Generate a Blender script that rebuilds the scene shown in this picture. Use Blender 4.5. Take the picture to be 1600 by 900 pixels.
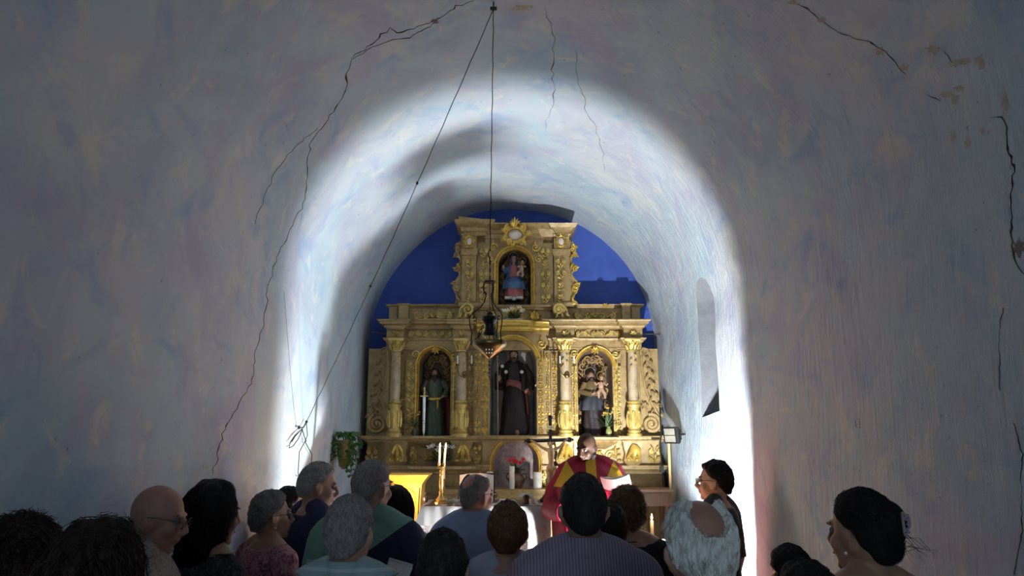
import bpy, bmesh, math, random
from mathutils import Vector, Matrix, Quaternion, noise
from mathutils.bvhtree import BVHTree
import numpy as np
PI = math.pi
for o in list(bpy.data.objects): bpy.data.objects.remove(o)
SC = bpy.context.scene
COL = SC.collection
random.seed(7)

# ------------------------------------------------------------ camera
HC, PITCH, F = 1.85, math.radians(11.1), 1150.0
cam_d = bpy.data.cameras.new('camera'); cam = bpy.data.objects.new('camera', cam_d); COL.objects.link(cam)
cam_d.sensor_width = 36; cam_d.lens = F / 1600 * 36; cam_d.clip_start = .05; cam_d.clip_end = 100
cam.location = (0, 0, HC); cam.rotation_euler = (PI/2 + PITCH, 0, 0)
SC.camera = cam

# ------------------------------------------------------------ world, exposure, large lights
w = bpy.data.worlds.new('sky'); SC.world = w; w.use_nodes = True
bg = w.node_tree.nodes['Background']; bg.inputs[0].default_value = (.45, .62, 1, 1); bg.inputs[1].default_value = .6
SC.view_settings.view_transform = 'Standard'; SC.view_settings.look = 'None'
SC.view_settings.gamma = 1; SC.view_settings.use_curve_mapping = False
SC.view_settings.exposure = 0.27
SC.cycles.max_bounces = 8; SC.cycles.diffuse_bounces = 6; SC.cycles.use_denoising = True
SC.cycles.sample_clamp_indirect = 6

def area(name, loc, aim, size, power, color, sy=None, spread=PI):
    d = bpy.data.lights.new(name, 'AREA'); d.energy = power; d.color = color; d.size = size; d.spread = spread
    if sy: d.shape = 'RECTANGLE'; d.size_y = sy
    o = bpy.data.objects.new(name, d); COL.objects.link(o); o.location = loc
    o.rotation_euler = (Vector(aim) - Vector(loc)).to_track_quat('-Z', 'Y').to_euler()
    return o
FL = Vector((1.03, 5.16, .90)); FL_AIM = Vector((.90, 8.1, 1.12))   # the LED flood light standing on the floor
def spot(name, loc, aim, power, color, ang, blend, rad):
    d = bpy.data.lights.new(name, 'SPOT'); d.energy = power; d.color = color; d.spot_size = ang; d.spot_blend = blend; d.shadow_soft_size = rad
    o = bpy.data.objects.new(name, d); COL.objects.link(o); o.location = loc
    o.rotation_euler = (Vector(aim) - Vector(loc)).to_track_quat('-Z', 'Y').to_euler()
    return o
spot('flood_light_beam', FL, FL_AIM, 800, (.93, .975, 1), PI, .22, .06)
area('rear_fill_light', (0, -4.9, 1.6), (0, 0, 1.9), 1.4, 46, (.74, .93, 1), 2.2)  # cool fill added behind the camera to lift the dim walls
area('slit_window_daylight', (2.32, 6.15, 3.0), (1.6, 6.35, 2.7), .16, 9, (.8, .9, 1), .5)

# ------------------------------------------------------------ helpers
RT, UP, FW = Vector((1,0,0)), Vector((0, -math.sin(PITCH), math.cos(PITCH))), Vector((0, math.cos(PITCH), math.sin(PITCH)))
def ray(px, py): return FW*F + RT*(px-800) + UP*(450-py)
def P(px, py, Y):
    d = ray(px, py); return Vector((0,0,HC)) + d*(Y/d.y)
MATS = {}
def node_mat(name):
    m = bpy.data.materials.new(name); m.use_nodes = True
    nt = m.node_tree; return m, nt, nt.nodes['Principled BSDF']
def N(nt, t, **kw):
    n = nt.nodes.new(t)
    for k, v in kw.items():
        if k in n.inputs: n.inputs[k].default_value = v
        else: setattr(n, k, v)
    return n
def ramp(nt, fac, stops):
    r = nt.nodes.new('ShaderNodeValToRGB'); e = r.color_ramp.elements
    while len(e) < len(stops): e.new(.5)
    for k, (p, c) in enumerate(stops):
        e[k].position = p; e[k].color = (*c, 1) if len(c) == 3 else c
    nt.links.new(fac, r.inputs[0]); return r.outputs[0]
def mix(nt, fac, a, b, mode='MIX'):
    m = nt.nodes.new('ShaderNodeMix'); m.data_type = 'RGBA'; m.blend_type = mode
    for sock, v in ((0, fac), (6, a), (7, b)):
        if isinstance(v, bpy.types.NodeSocket): nt.links.new(v, m.inputs[sock])
        else: m.inputs[sock].default_value = v if sock == 0 else (*v, 1)
    return m.outputs[2]
def coords(nt, scale=(1,1,1), kind='Object', rot=(0,0,0)):
    t = nt.nodes.new('ShaderNodeTexCoord'); mp = nt.nodes.new('ShaderNodeMapping')
    mp.inputs['Scale'].default_value = scale; mp.inputs['Rotation'].default_value = rot
    nt.links.new(t.outputs[kind], mp.inputs[0]); return mp.outputs[0]
def nz(nt, vec, scale, detail=4, rough=.6, dist=0):
    n = N(nt, 'ShaderNodeTexNoise'); n.inputs['Scale'].default_value = scale; n.inputs['Detail'].default_value = detail
    n.inputs['Roughness'].default_value = rough; n.inputs['Distortion'].default_value = dist
    nt.links.new(vec, n.inputs['Vector']); return n.outputs['Fac']
def bump(nt, h, strength, dist, nrm=None):
    b = N(nt, 'ShaderNodeBump'); b.inputs['Strength'].default_value = strength; b.inputs['Distance'].default_value = dist
    nt.links.new(h, b.inputs['Height'])
    if nrm is not None: nt.links.new(nrm, b.inputs['Normal'])
    return b.outputs[0]
def mat(name, c, rough=.6, metal=0, var=.15, scale=14, bmp=.15, bd=.004, c2=None, emit=None, stretch=(1,1,1), sheen=0, alpha=None, trans=0):
    if name in MATS: return MATS[name]
    m, nt, b = node_mat(name)
    v = coords(nt, stretch); f = nz(nt, v, scale)
    hi = c2 or tuple(min(1, x*(1+var)) for x in c); lo = tuple(x*(1-var) for x in c)
    nt.links.new(ramp(nt, f, [(.3, lo), (.7, hi)]), b.inputs['Base Color'])
    b.inputs['Roughness'].default_value = rough; b.inputs['Metallic'].default_value = metal
    if bmp: nt.links.new(bump(nt, f, bmp, bd), b.inputs['Normal'])
    if sheen: b.inputs['Sheen Weight'].default_value = sheen
    if trans: b.inputs['Transmission Weight'].default_value = trans
    if emit: b.inputs['Emission Color'].default_value = (*emit[0], 1); b.inputs['Emission Strength'].default_value = emit[1]
    MATS[name] = m; return m

class MB:
    """collects shapes; build() links them as one mesh object"""
    def __init__(s): s.v = []; s.f = []; s.m = []; s.cur = 0
    def add(s, vs, fs):
        k = len(s.v); s.v.extend(tuple(p) for p in vs); s.f.extend(tuple(i+k for i in f) for f in fs); s.m.extend([s.cur]*len(fs))
    def box(s, x0, x1, y0, y1, z0, z1, M=None):
        vs = [Vector((x, y, z)) for x in (x0, x1) for y in (y0, y1) for z in (z0, z1)]
        if M: vs = [M @ v for v in vs]
        s.add(vs, [(0,1,3,2), (4,6,7,5), (0,4,5,1), (2,3,7,6), (0,2,6,4), (1,5,7,3)])
    def rings(s, rs, closed=False, cap=True):
        n = len(rs[0]); vs = [p for r in rs for p in r]; fs = []
        R = len(rs)
        for i in range(R if closed else R-1):
            a, b = i*n, ((i+1) % R)*n
            for j in range(n):
                k = (j+1) % n; fs.append((a+j, a+k, b+k, b+j))
        if cap and not closed:
            fs.append(tuple(range(n-1, -1, -1))); fs.append(tuple((R-1)*n+j for j in range(n)))
        s.add(vs, fs)
    def tube(s, pts, rad, n=8, flat=1.0, closed=False):
        pts = [Vector(p) for p in pts]; L = len(pts)
        if not hasattr(rad, '__len__'): rad = [rad]*L
        t0 = (pts[1]-pts[0]).normalized()
        up = Vector((0,0,1)) if abs(t0.z) < .9 else Vector((0,1,0))
        nrm = (up - t0*up.dot(t0)).normalized(); rs = []
        for i, p in enumerate(pts):
            if closed: t = pts[(i+1) % L]-pts[i-1]
            else: t = pts[min(i+1, L-1)]-pts[max(i-1, 0)]
            if t.length < 1e-9: t = t0
            t.normalize(); nrm = (nrm - t*nrm.dot(t))
            if nrm.length < 1e-6: nrm = t.orthogonal()
            nrm.normalize(); b = t.cross(nrm)
            rs.append([p + (nrm*math.cos(2*PI*j/n) + b*math.sin(2*PI*j/n)*flat)*rad[i] for j in range(n)])
        s.rings(rs, closed)
    def lathe(s, prof, c=(0,0,0), n=20, M=None):
        rs = []
        for r, z in prof:
            r = max(r, 1e-4)
            ring = [Vector((c[0]+r*math.cos(2*PI*j/n), c[1]+r*math.sin(2*PI*j/n), c[2]+z)) for j in range(n)]
            rs.append([M @ q for q in ring] if M else ring)
        s.rings(rs)
    def ell(s, c, r, n=12, k=8, M=None):
        rs = []
        for i in range(k+1):
            t = PI*i/k; z = -math.cos(t); q = max(math.sin(t), .02)
            ring = [Vector((c[0]+r[0]*q*math.cos(2*PI*j/n), c[1]+r[1]*q*math.sin(2*PI*j/n), c[2]+r[2]*z)) for j in range(n)]
            rs.append([M @ p for p in ring] if M else ring)
        s.rings(rs)
    def stack(s, x0, x1, yf, yb, prof):
        """a moulding: rectangles of the prof (z, projection), mitred at the ends"""
        s.rings([[Vector((x0-p, yf-p, z)), Vector((x1+p, yf-p, z)), Vector((x1+p, yb, z)), Vector((x0-p, yb, z))] for z, p in prof])
    def prism(s, out, y0, y1, hole=None):
        """outline in (x, z), extruded in y; with hole (same count) it is a frame"""
        n = len(out)
        if hole is None:
            s.add([(x, y0, z) for x, z in out]+[(x, y1, z) for x, z in out],
                  [tuple(range(n)), tuple(range(2*n-1, n-1, -1))]+[(j, j+n, (j+1) % n+n, (j+1) % n) for j in range(n)])
        else:
            vs = [(x, y, z) for y in (y0, y1) for o in (out, hole) for x, z in o]
            fs = []
            for j in range(n):
                k = (j+1) % n
                fs += [(j, k, n+k, n+j), (2*n+j, 3*n+j, 3*n+k, 2*n+k), (j, 2*n+j, 2*n+k, k), (n+j, n+k, 3*n+k, 3*n+j)]
            s.add(vs, fs)
    def xf(s, M):
        s.v = [tuple(M @ Vector(p)) for p in s.v]; return s
    def build(s, name, m, parent=None, smooth=40, loc=None):
        me = bpy.data.meshes.new(name); me.from_pydata(s.v, [], s.f)
        for q in (m if isinstance(m, (list, tuple)) else [m]): me.materials.append(q)
        if len(me.materials) > 1: me.polygons.foreach_set('material_index', s.m)
        bm = bmesh.new(); bm.from_mesh(me); bmesh.ops.recalc_face_normals(bm, faces=bm.faces); bm.to_mesh(me); bm.free()
        if smooth:
            me.polygons.foreach_set('use_smooth', [True]*len(me.polygons)); me.set_sharp_from_angle(angle=math.radians(smooth))
        o = bpy.data.objects.new(name, me); COL.objects.link(o)
        if parent is not None: o.parent = parent
        if loc: o.location = loc
        return o
def tag(o, label=None, cat=None, group=None, kind=None):
    for k, v in (('label', label), ('category', cat), ('group', group), ('kind', kind)):
        if v: o[k] = v
    return o
def empty(name, loc, label, cat, group=None, rz=0):
    o = bpy.data.objects.new(name, None); COL.objects.link(o); o.location = loc; o.rotation_euler = (0,0,rz)
    o.empty_display_size = .1
    return tag(o, label, cat, group)
def remesh(mb, voxel, smooth=3):
    """fuse the overlapping closed shapes of mb into one continuous surface"""
    me = bpy.data.meshes.new('tmp'); me.from_pydata(mb.v, [], mb.f)
    bm = bmesh.new(); bm.from_mesh(me); bmesh.ops.recalc_face_normals(bm, faces=bm.faces); bm.to_mesh(me); bm.free()
    o = bpy.data.objects.new('tmp', me); COL.objects.link(o)
    r = o.modifiers.new('r', 'REMESH'); r.mode = 'VOXEL'; r.voxel_size = voxel
    if smooth: q = o.modifiers.new('s', 'SMOOTH'); q.iterations = smooth; q.factor = .6
    dg = bpy.context.evaluated_depsgraph_get(); e = o.evaluated_get(dg).to_mesh()
    out = MB(); out.v = [tuple(v.co) for v in e.vertices]; out.f = [tuple(p.vertices) for p in e.polygons]; out.m = [0]*len(out.f)
    bpy.data.objects.remove(o); bpy.data.meshes.remove(me)
    return out

# ------------------------------------------------------------ the room: a plastered barrel vault
W, ZS, YB, YF = 1.65, 2.83, 8.5, -5.0
PL = 2*ZS + PI*W
def prof(s):
    """arc length along the section from the left floor edge -> point and inward normal"""
    if s < ZS: return Vector((-W, 0, s)), Vector((1, 0, 0))
    if s > ZS + PI*W: return Vector((W, 0, PL - s)), Vector((-1, 0, 0))
    a = PI - (s-ZS)/W
    return Vector((W*math.cos(a), 0, ZS + W*math.sin(a))), Vector((-math.cos(a), 0, -math.sin(a)))
def disp(s, y):
    q = Vector((s*.55, y*.55, 3.1)); d = noise.noise(q)*.035 + noise.noise(Vector((s*1.7, y*1.7, 9)))*.014
    d += noise.noise(Vector((s*4.5, y*4.5, 2)))*.005
    if s > ZS + 2.4: d += noise.noise(Vector((s*6, y*14, 5)))*.006 * min(1, (s-ZS-2.4)/1.2)
    return d
def vault_pt(s, y, off=0):
    p, n = prof(s); p = p + n*(disp(s, y)+off); p.y = y; return p
def hit(px, py):
    """where the sight line of a pixel meets the vault, as (s, y)"""
    d = ray(px, py).normalized(); o = Vector((0,0,HC)); lo, hi = .3, 12
    def inside(t):
        p = o + d*t
        if p.z <= ZS:
            s = p.z if p.x < 0 else PL-p.z; return abs(p.x) < W - disp(s, p.y)
        a = math.atan2(p.z-ZS, p.x); s = ZS + (PI-a)*W; return math.hypot(p.x, p.z-ZS) < W - disp(s, p.y)
    t = lo
    while inside(t) and t < hi: t += .05
    a, b = t-.05, t
    for _ in range(14):
        m_ = (a+b)/2
        if inside(m_): a = m_
        else: b = m_
    p = o + d*a
    if p.z <= ZS: return (p.z if p.x < 0 else PL-p.z), p.y
    return ZS + (PI-math.atan2(p.z-ZS, p.x))*W, p.y

def plaster(name, streak=1.0, dado=.5):
    m, nt, b = node_mat(name)
    v = coords(nt, (1, 1, 1))
    big = nz(nt, v, .8, 5, .62, .4)
    c = ramp(nt, big, [(.3, (.37,.48,.59)), (.46, (.48,.58,.63)), (.56, (.53,.57,.63)), (.72, (.62,.65,.62))])
    mauve = ramp(nt, nz(nt, coords(nt, (1,1,1), rot=(.4,1,.2)), 1.5, 4, .6, .6), [(.48, (0,0,0)), (.68, (1,1,1))])
    c = mix(nt, mix(nt, .85, (0,0,0), mauve), c, (.43,.43,.55))
    cream = ramp(nt, nz(nt, v, 4.2, 4, .65, .8), [(.56, (0,0,0)), (.68, (1,1,1))])
    c = mix(nt, mix(nt, .62, (0,0,0), cream), c, (.68,.67,.59))
    blue = ramp(nt, nz(nt, coords(nt, (1,1,1.3), rot=(1,.3,.7)), 2.6, 4, .6, .8), [(.54, (0,0,0)), (.72, (1,1,1))])
    c = mix(nt, mix(nt, .75, (0,0,0), blue), c, (.30,.42,.61))
    # blue wash of the dado, worn
    sep = N(nt, 'ShaderNodeSeparateXYZ'); t = N(nt, 'ShaderNodeTexCoord'); nt.links.new(t.outputs['Object'], sep.inputs[0])
    mt = N(nt, 'ShaderNodeMath', operation='MULTIPLY_ADD'); nt.links.new(nz(nt, v, 3, 5, .7), mt.inputs[0]); mt.inputs[1].default_value = .5; nt.links.new(sep.outputs[2], mt.inputs[2])
    mr = N(nt, 'ShaderNodeMapRange'); nt.links.new(mt.outputs[0], mr.inputs[0]); mr.inputs[1].default_value = 1.98; mr.inputs[2].default_value = 1.78
    patchy = ramp(nt, nz(nt, coords(nt, (1,1,2)), 3.2, 5, .7), [(.38, (0,0,0)), (.6, (1,1,1))])
    mm = N(nt, 'ShaderNodeMath', operation='MULTIPLY'); nt.links.new(mr.outputs[0], mm.inputs[0]); nt.links.new(patchy, mm.inputs[1])
    mk = N(nt, 'ShaderNodeMath', operation='MULTIPLY'); nt.links.new(mm.outputs[0], mk.inputs[0]); mk.inputs[1].default_value = dado
    c = mix(nt, mk.outputs[0], c, (.27,.33,.46))
    # small dark pits
    pits = ramp(nt, nz(nt, v, 26, 2, .5), [(.23, (.45,.42,.42)), (.27, (1,1,1))])
    c = mix(nt, .8, c, pits, 'MULTIPLY')
    nt.links.new(c, b.inputs['Base Color']); b.inputs['Roughness'].default_value = .85
    b.inputs['Specular IOR Level'].default_value = .25
    h1 = nz(nt, v, 7, 6, .6, .3); h2 = nz(nt, coords(nt, (1.2, 3.4*streak, .55), rot=(.15,0,0)), 9, 5, .7, .6)
    n1 = bump(nt, h1, .35, .03); n2 = bump(nt, h2, .3, .035, n1)
    sm_ = N(nt, 'ShaderNodeMapRange'); nt.links.new(sep.outputs[0], sm_.inputs[0]); sm_.inputs[1].default_value = -.6; sm_.inputs[2].default_value = 1.5; sm_.inputs[3].default_value = .12; sm_.inputs[4].default_value = .75
    nt.links.new(sm_.outputs[0], n2.node.inputs['Strength'])
    nt.links.new(n2, b.inputs['Normal']); return m
M_PL, M_PR = plaster('limewash_plaster', 1), plaster('rough_limewash_plaster', 1, 0)
THICK = .75
def vault_piece(name, s0, s1, m, dS=.05, closed=False):
    ns = max(2, round((s1-s0)/dS)); ys = [YF + .25*i for i in range(16)]; y = ys[-1]
    while y < YB+.25: y += .055; ys.append(y)
    mb = MB(); K = len(ys)
    vs = [vault_pt(s0+(s1-s0)*i/ns, yy) for i in range(ns+1) for yy in ys]
    fs = [(i*K+j, i*K+j+1, (i+1)*K+j+1, (i+1)*K+j) for i in range(ns) for j in range(K-1)]
    if closed:   # an outer skin so that the slit can be cut through the masonry
        L = len(vs)
        vs += [vault_pt(s0+(s1-s0)*i/ns, yy, -THICK) for i in range(ns+1) for yy in ys]
        fs += [tuple(L+q for q in reversed(f)) for f in fs]
        for i in range(ns): 
            for j, fl in ((0, 0), (K-1, 1)):
                a, c = i*K+j, (i+1)*K+j; q = (a, c, L+c, L+a); fs.append(q if fl else q[::-1])
        for j in range(K-1):
            for i, fl in ((0, 1), (ns, 0)):
                a, c = i*K+j, i*K+j+1; q = (a, c, L+c, L+a); fs.append(q if fl else q[::-1])
    mb.add(vs, fs)
    return mb
SL, SR = ZS+.3, PL-ZS-1.2
def flip_build(mb, name, m, kind='structure'):
    o = mb.build(name, m, smooth=35); tag(o, kind=kind); return o
left_wall = flip_build(vault_piece('wall_left', 0, SL, M_PL), 'wall_left', M_PL)
ceil = flip_build(vault_piece('ceiling', SL, SR, M_PL), 'ceiling', M_PL)
rw = vault_piece('wall_right', SR, PL, M_PR, closed=True).build('wall_right', M_PR, smooth=35); tag(rw, kind='structure')
# slit window: splayed cutter
def slit_outline(y0, y1, z0, z1, x, slope=.0, n=10):
    r = (y1-y0)/2; o = [(x, y0, z0), ]
    pts = [(x, y0, z0+slope), (x, y1, z0)]
    for i in range(n+1):
        a = PI*i/n; pts.append((x, (y0+y1)/2 + r*math.cos(a), z1-r + r*math.sin(a)*1.0))
    return [Vector(p) for p in pts]
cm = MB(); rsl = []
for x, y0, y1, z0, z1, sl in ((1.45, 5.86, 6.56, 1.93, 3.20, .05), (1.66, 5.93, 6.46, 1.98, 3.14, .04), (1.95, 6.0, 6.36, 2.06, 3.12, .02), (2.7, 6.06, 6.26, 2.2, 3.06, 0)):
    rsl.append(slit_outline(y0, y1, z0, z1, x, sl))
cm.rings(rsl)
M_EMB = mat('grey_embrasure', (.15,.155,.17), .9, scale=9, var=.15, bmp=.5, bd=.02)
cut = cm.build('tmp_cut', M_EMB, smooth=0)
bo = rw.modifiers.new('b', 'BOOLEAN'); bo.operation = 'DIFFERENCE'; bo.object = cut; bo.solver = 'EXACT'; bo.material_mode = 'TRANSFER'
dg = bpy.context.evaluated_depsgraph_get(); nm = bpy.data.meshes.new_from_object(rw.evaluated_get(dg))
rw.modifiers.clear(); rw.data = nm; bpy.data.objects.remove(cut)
nm.set_sharp_from_angle(angle=math.radians(35))

fm = mat('floor_tile', (.20,.17,.15), .55, scale=5, var=.3)
mb = MB(); mb.box(-2, 2, YF, 9, -.2, 0); tag(mb.build('floor', fm, smooth=0), kind='structure')
mb = MB(); mb.box(-1.62, 1.62, 5.35, 8.5, 0.001, .25); tag(mb.build('trim_1', mat('stone_step', (.30,.26,.22), .7), smooth=0), kind='structure')
# back wall, painted deep blue, and the wall behind the congregation with an opening added for the rear fill
m, nt, b = node_mat('blue_paint'); v = coords(nt)
c = ramp(nt, nz(nt, v, 2.2, 5, .65, .5), [(.3, (.035,.075,.33)), (.7, (.06,.12,.46))])
nt.links.new(c, b.inputs['Base Color']); b.inputs['Roughness'].default_value = .8
nt.links.new(bump(nt, nz(nt, v, 8, 5), .3, .02), b.inputs['Normal'])
mb = MB(); mb.box(-2.6, 2.6, YB, YB+.3, -.1, 5.2); tag(mb.build('wall_back', m, smooth=0), kind='structure')
mb = MB()
mb.box(-2.6, -.8, YF-.3, YF, 0, 5.2); mb.box(.8, 2.6, YF-.3, YF, 0, 5.2); mb.box(-.8, .8, YF-.3, YF, 2.8, 5.2)
tag(mb.build('wall_front', M_PL, smooth=0), kind='structure')

# ------------------------------------------------------------ cracks and flaked plaster on the vault
M_CR = mat('crack_dark', (.035,.03,.028), .95, bmp=0)
M_FLAKE = mat('bare_render', (.42,.38,.30), .9, scale=30, var=.25)
def crack(name, pts, wid, parent, jit=3.0, seed=1, m=None):
    rnd = random.Random(seed); fine = []
    for (a, b_) in zip(pts[:-1], pts[1:]):
        L = math.hypot(b_[0]-a[0], b_[1]-a[1]); n = max(2, int(L/7))
        for i in range(n):
            t = i/n; fine.append((a[0]+(b_[0]-a[0])*t+rnd.uniform(-jit, jit), a[1]+(b_[1]-a[1])*t+rnd.uniform(-jit, jit)*.6))
    fine.append(pts[-1]); hp = [hit(*q) for q in fine]; n = len(hp); mb = MB(); vs = []
    for i, (s, y) in enumerate(hp):
        a, c_ = hp[max(i-1, 0)], hp[min(i+1, n-1)]; t = Vector((c_[0]-a[0], c_[1]-a[1])); t = t.normalized() if t.length else Vector((1,0))
        ww = wid*(.3+rnd.random()**2*1.2)*min(1, (i+.3)/4, (n-1-i+.3)/4)
        for k, of in ((-1, .0005), (0, .003), (1, .0005)): vs.append(vault_pt(s - t.y*ww*k, y + t.x*ww*k, of))
    fs = []
    for i in range(n-1):
        a = 3*i; fs += [(a, a+1, a+4, a+3), (a+1, a+2, a+5, a+4)]
    mb.add(vs, fs); o = mb.build(name, m or M_CR, smooth=60); o.parent = parent; o['kind'] = 'structure'; return o
crack('plaster_crack', [(742,0),(714,10),(684,30),(655,42),(622,53),(608,44),(580,68),(551,90)], .006, ceil, 3, 1)
crack('plaster_crack', [(684,34),(640,58),(600,66),(575,78),(551,92)], .004, ceil, 2, 2)
crack('plaster_crack', [(551,90),(543,115),(538,145),(520,175),(497,205),(486,220),(480,248),(480,262),(474,318),(452,360),(436,395),(419,445)], .006, ceil, 2.5, 3)
crack('plaster_crack', [(419,445),(413,500),(398,550),(392,600),(368,640),(350,672),(343,700),(332,740)], .0045, left_wall, 2.5, 4)
crack('plaster_crack', [(495,200),(465,225),(432,265),(415,300),(398,350)], .002, ceil, 2, 5)
crack('plaster_crack', [(849,10),(861,35),(866,60),(863,100),(866,155),(856,180),(852,205)], .003, ceil, 3, 6)
crack('plaster_crack', [(900,80),(905,130),(915,170),(932,200),(942,240),(945,265)], .002, ceil, 3, 7)
crack('plaster_crack', [(1240,0),(1280,28),(1307,48)], .004, ceil, 2, 8)
crack('plaster_crack', [(1307,48),(1335,60),(1357,65),(1385,80),(1405,105),(1415,115)], .003, ceil, 2, 9)
crack('plaster_crack', [(1440,143),(1452,150),(1470,158)], .005, ceil, 2, 10)
crack('plaster_crack', [(1475,80),(1495,105)], .0015, ceil, 2, 11)
crack('plaster_crack', [(1545,185),(1566,182),(1574,200),(1577,240),(1585,260),(1580,310),(1581,370),(1586,405),(1600,428)], .0045, ceil, 2, 12)
crack('plaster_crack', [(1569,480),(1563,510),(1562,560),(1563,610)], .002, rw, 1.5, 13)
crack('plaster_crack', [(1585,660),(1598,710),(1596,760),(1598,830),(1585,898)], .002, rw, 1.5, 14)
crack('plaster_crack', [(1336,655),(1343,655),(1344,668),(1338,668),(1337,657)], .0015, rw, .8, 15)
def patch(px, py, rx, ry, parent, seed, m=M_FLAKE, name='flaked_patch'):
    rnd = random.Random(seed); n = 18; ps = []
    rr = [rnd.uniform(.45, 1.1) for _ in range(n)]
    for i in range(n):
        a = 2*PI*i/n; ps.append(hit(px+rx*rr[i]*math.cos(a), py+ry*rr[i]*math.sin(a)))
    c_ = hit(px, py); mb = MB()
    mb.add([vault_pt(*c_, .004)]+[vault_pt(*q, .001) for q in ps], [(0, i+1, (i+1) % n+1) for i in range(n)])
    o = mb.build(name, m, parent, smooth=60); o['kind'] = 'structure'
for k, (x, y, a, b_) in enumerate([(1458,78,13,9),(1500,97,22,8),(1532,95,9,14),(1480,148,12,6),(1492,155,8,12),(1571,160,8,24),(1513,222,7,12),(1490,213,5,10),(1411,105,10,7),(1375,80,8,10),(1240,4,14,5),(1284,31,9,5),(815,12,18,7),(1536,205,5,7),(1497,138,10,5)]):
    patch(x, y, a, b_, ceil, k+3)
patch(1592, 388, 12, 15, ceil, 40, mat('crack_hollow', (.16,.14,.13), .95), 'broken_hollow')
patch(680, 33, 7, 4, ceil, 41, mat('crack_hollow', (.16,.14,.13), .95), 'broken_hollow')
# ------------------------------------------------------------ the gilded altarpiece
def gilt(name, a, b_, rough, metal):
    m, nt, b = node_mat(name); v = coords(nt)
    f = nz(nt, v, 16, 5, .65); f2 = nz(nt, v, 60, 3, .6)
    c = ramp(nt, f, [(.28, b_), (.5, a), (.78, tuple(min(1, x*1.2) for x in a))])
    nt.links.new(c, b.inputs['Base Color']); b.inputs['Metallic'].default_value = metal
    nt.links.new(ramp(nt, f2, [(.3, (rough*.8,)*3), (.7, (min(1, rough*1.3),)*3)]), b.inputs['Roughness'])
    nt.links.new(bump(nt, f2, .35, .004, bump(nt, f, .3, .012)), b.inputs['Normal']); MATS[name] = m; return m
M_GOLD = gilt('gilding', (.64,.43,.09), (.32,.19,.04), .34, .55)
M_MIXG = gilt('worn_gilding', (.56,.41,.12), (.30,.18,.05), .40, .35)
M_OCHRE = gilt('ochre_gesso', (.36,.245,.10), (.20,.12,.045), .45, .15)
M_CREAM = gilt('cream_column_paint', (.42,.32,.20), (.27,.18,.10), .5, 0)
M_DARKNICHE = gilt('niche_brown', (.16,.10,.07), (.07,.045,.035), .7, 0)
RY = 8.0
def rx(px, py=560, Y=RY): return P(px, py, Y).x
def rz(py, Y=RY): return P(800, py, Y).z
ret = empty('altarpiece', (rx(803), 8.2, .25), 'gilded carved wooden altarpiece filling the end of the vault against the deep blue wall', 'altarpiece')
R0 = Vector(ret.location)
def rbuild(mb, name, m, parent=None, label=None, smooth=40):
    par = parent if parent is not None else ret
    off = Vector((0,0,0)); q = par
    while q is not None: off += Vector(q.location); q = q.parent
    mb.v = [tuple(Vector(p)-off) for p in mb.v]
    o = mb.build(name, m, par, smooth); 
    if label: o['label'] = label
    return o
def px_box(mb, x0, x1, ytop, ybot, yf, yb=8.42):
    """box from picture measures, on its own plane yf"""
    ym = (ytop+ybot)/2
    mb.box(P(x0, ym, yf).x, P(x1, ym, yf).x, yf, yb, P(800, ybot, yf).z, P(800, ytop, yf).z)
def px_stack(mb, x0, x1, ytop, ybot, yf, shape, proj, yb=8.42):
    """moulding between two heights; shape lists (height share, projection share)"""
    ym = (ytop+ybot)/2; z0, z1 = P(800, ybot, yf).z, P(800, ytop, yf).z
    mb.stack(P(x0, ym, yf).x, P(x1, ym, yf).x, yf, yb, [(z0+(z1-z0)*t, proj*p) for t, p in shape])
CORN = [(0,.0),(.12,.0),(.14,.25),(.3,.3),(.42,.5),(.5,.75),(.52,.9),(.75,.95),(.78,1.15),(.92,1.25),(1,1.2)]
BASE = [(0,1.2),(.25,1.2),(.28,1.0),(.45,1.05),(.6,.7),(.8,.45),(.82,.25),(1,0)]
FRIEZ = [(0,.3),(.15,.3),(.18,0),(.8,0),(.84,.4),(1,.6)]
# ---- ornament makers (in x, z on plane y)
def spiral(mb, cx, cz, y, r, turns=1.3, start=0, sgn=1, th=.010, n=14, tail=None):
    pts, rad = [], []
    for i in range(n+1):
        t = i/n; a = start + sgn*turns*2*PI*t; q = r*(1-.85*t)
        pts.append((cx+q*math.cos(a), y-th*.9, cz+q*math.sin(a))); rad.append(th*1.2*(1-.45*t))
    if tail: pts = [(tail[0], y, tail[1])]+pts; rad = [th*.5]+rad
    mb.tube(pts, rad, 6)
    mb.ell((cx, y-th*.8, cz), (th*1.2, th, th*1.2), 6, 4)
def leaf(mb, x, z, y, L, ang, wd=.35, th=.012):
    c, s = math.cos(ang), math.sin(ang); pts = []; rad = []
    for t, q in ((0,.25),(.25,.9),(.55,1),(.8,.6),(1,.1)):
        bend = .18*math.sin(PI*t)
        pts.append((x+L*(t*c - bend*s*.5), y-th*(.8+1.6*math.sin(PI*t)), z+L*(t*s + bend*c*.5))); rad.append(L*wd*.5*q)
    mb.tube(pts, rad, 6, flat=.7)
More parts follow.
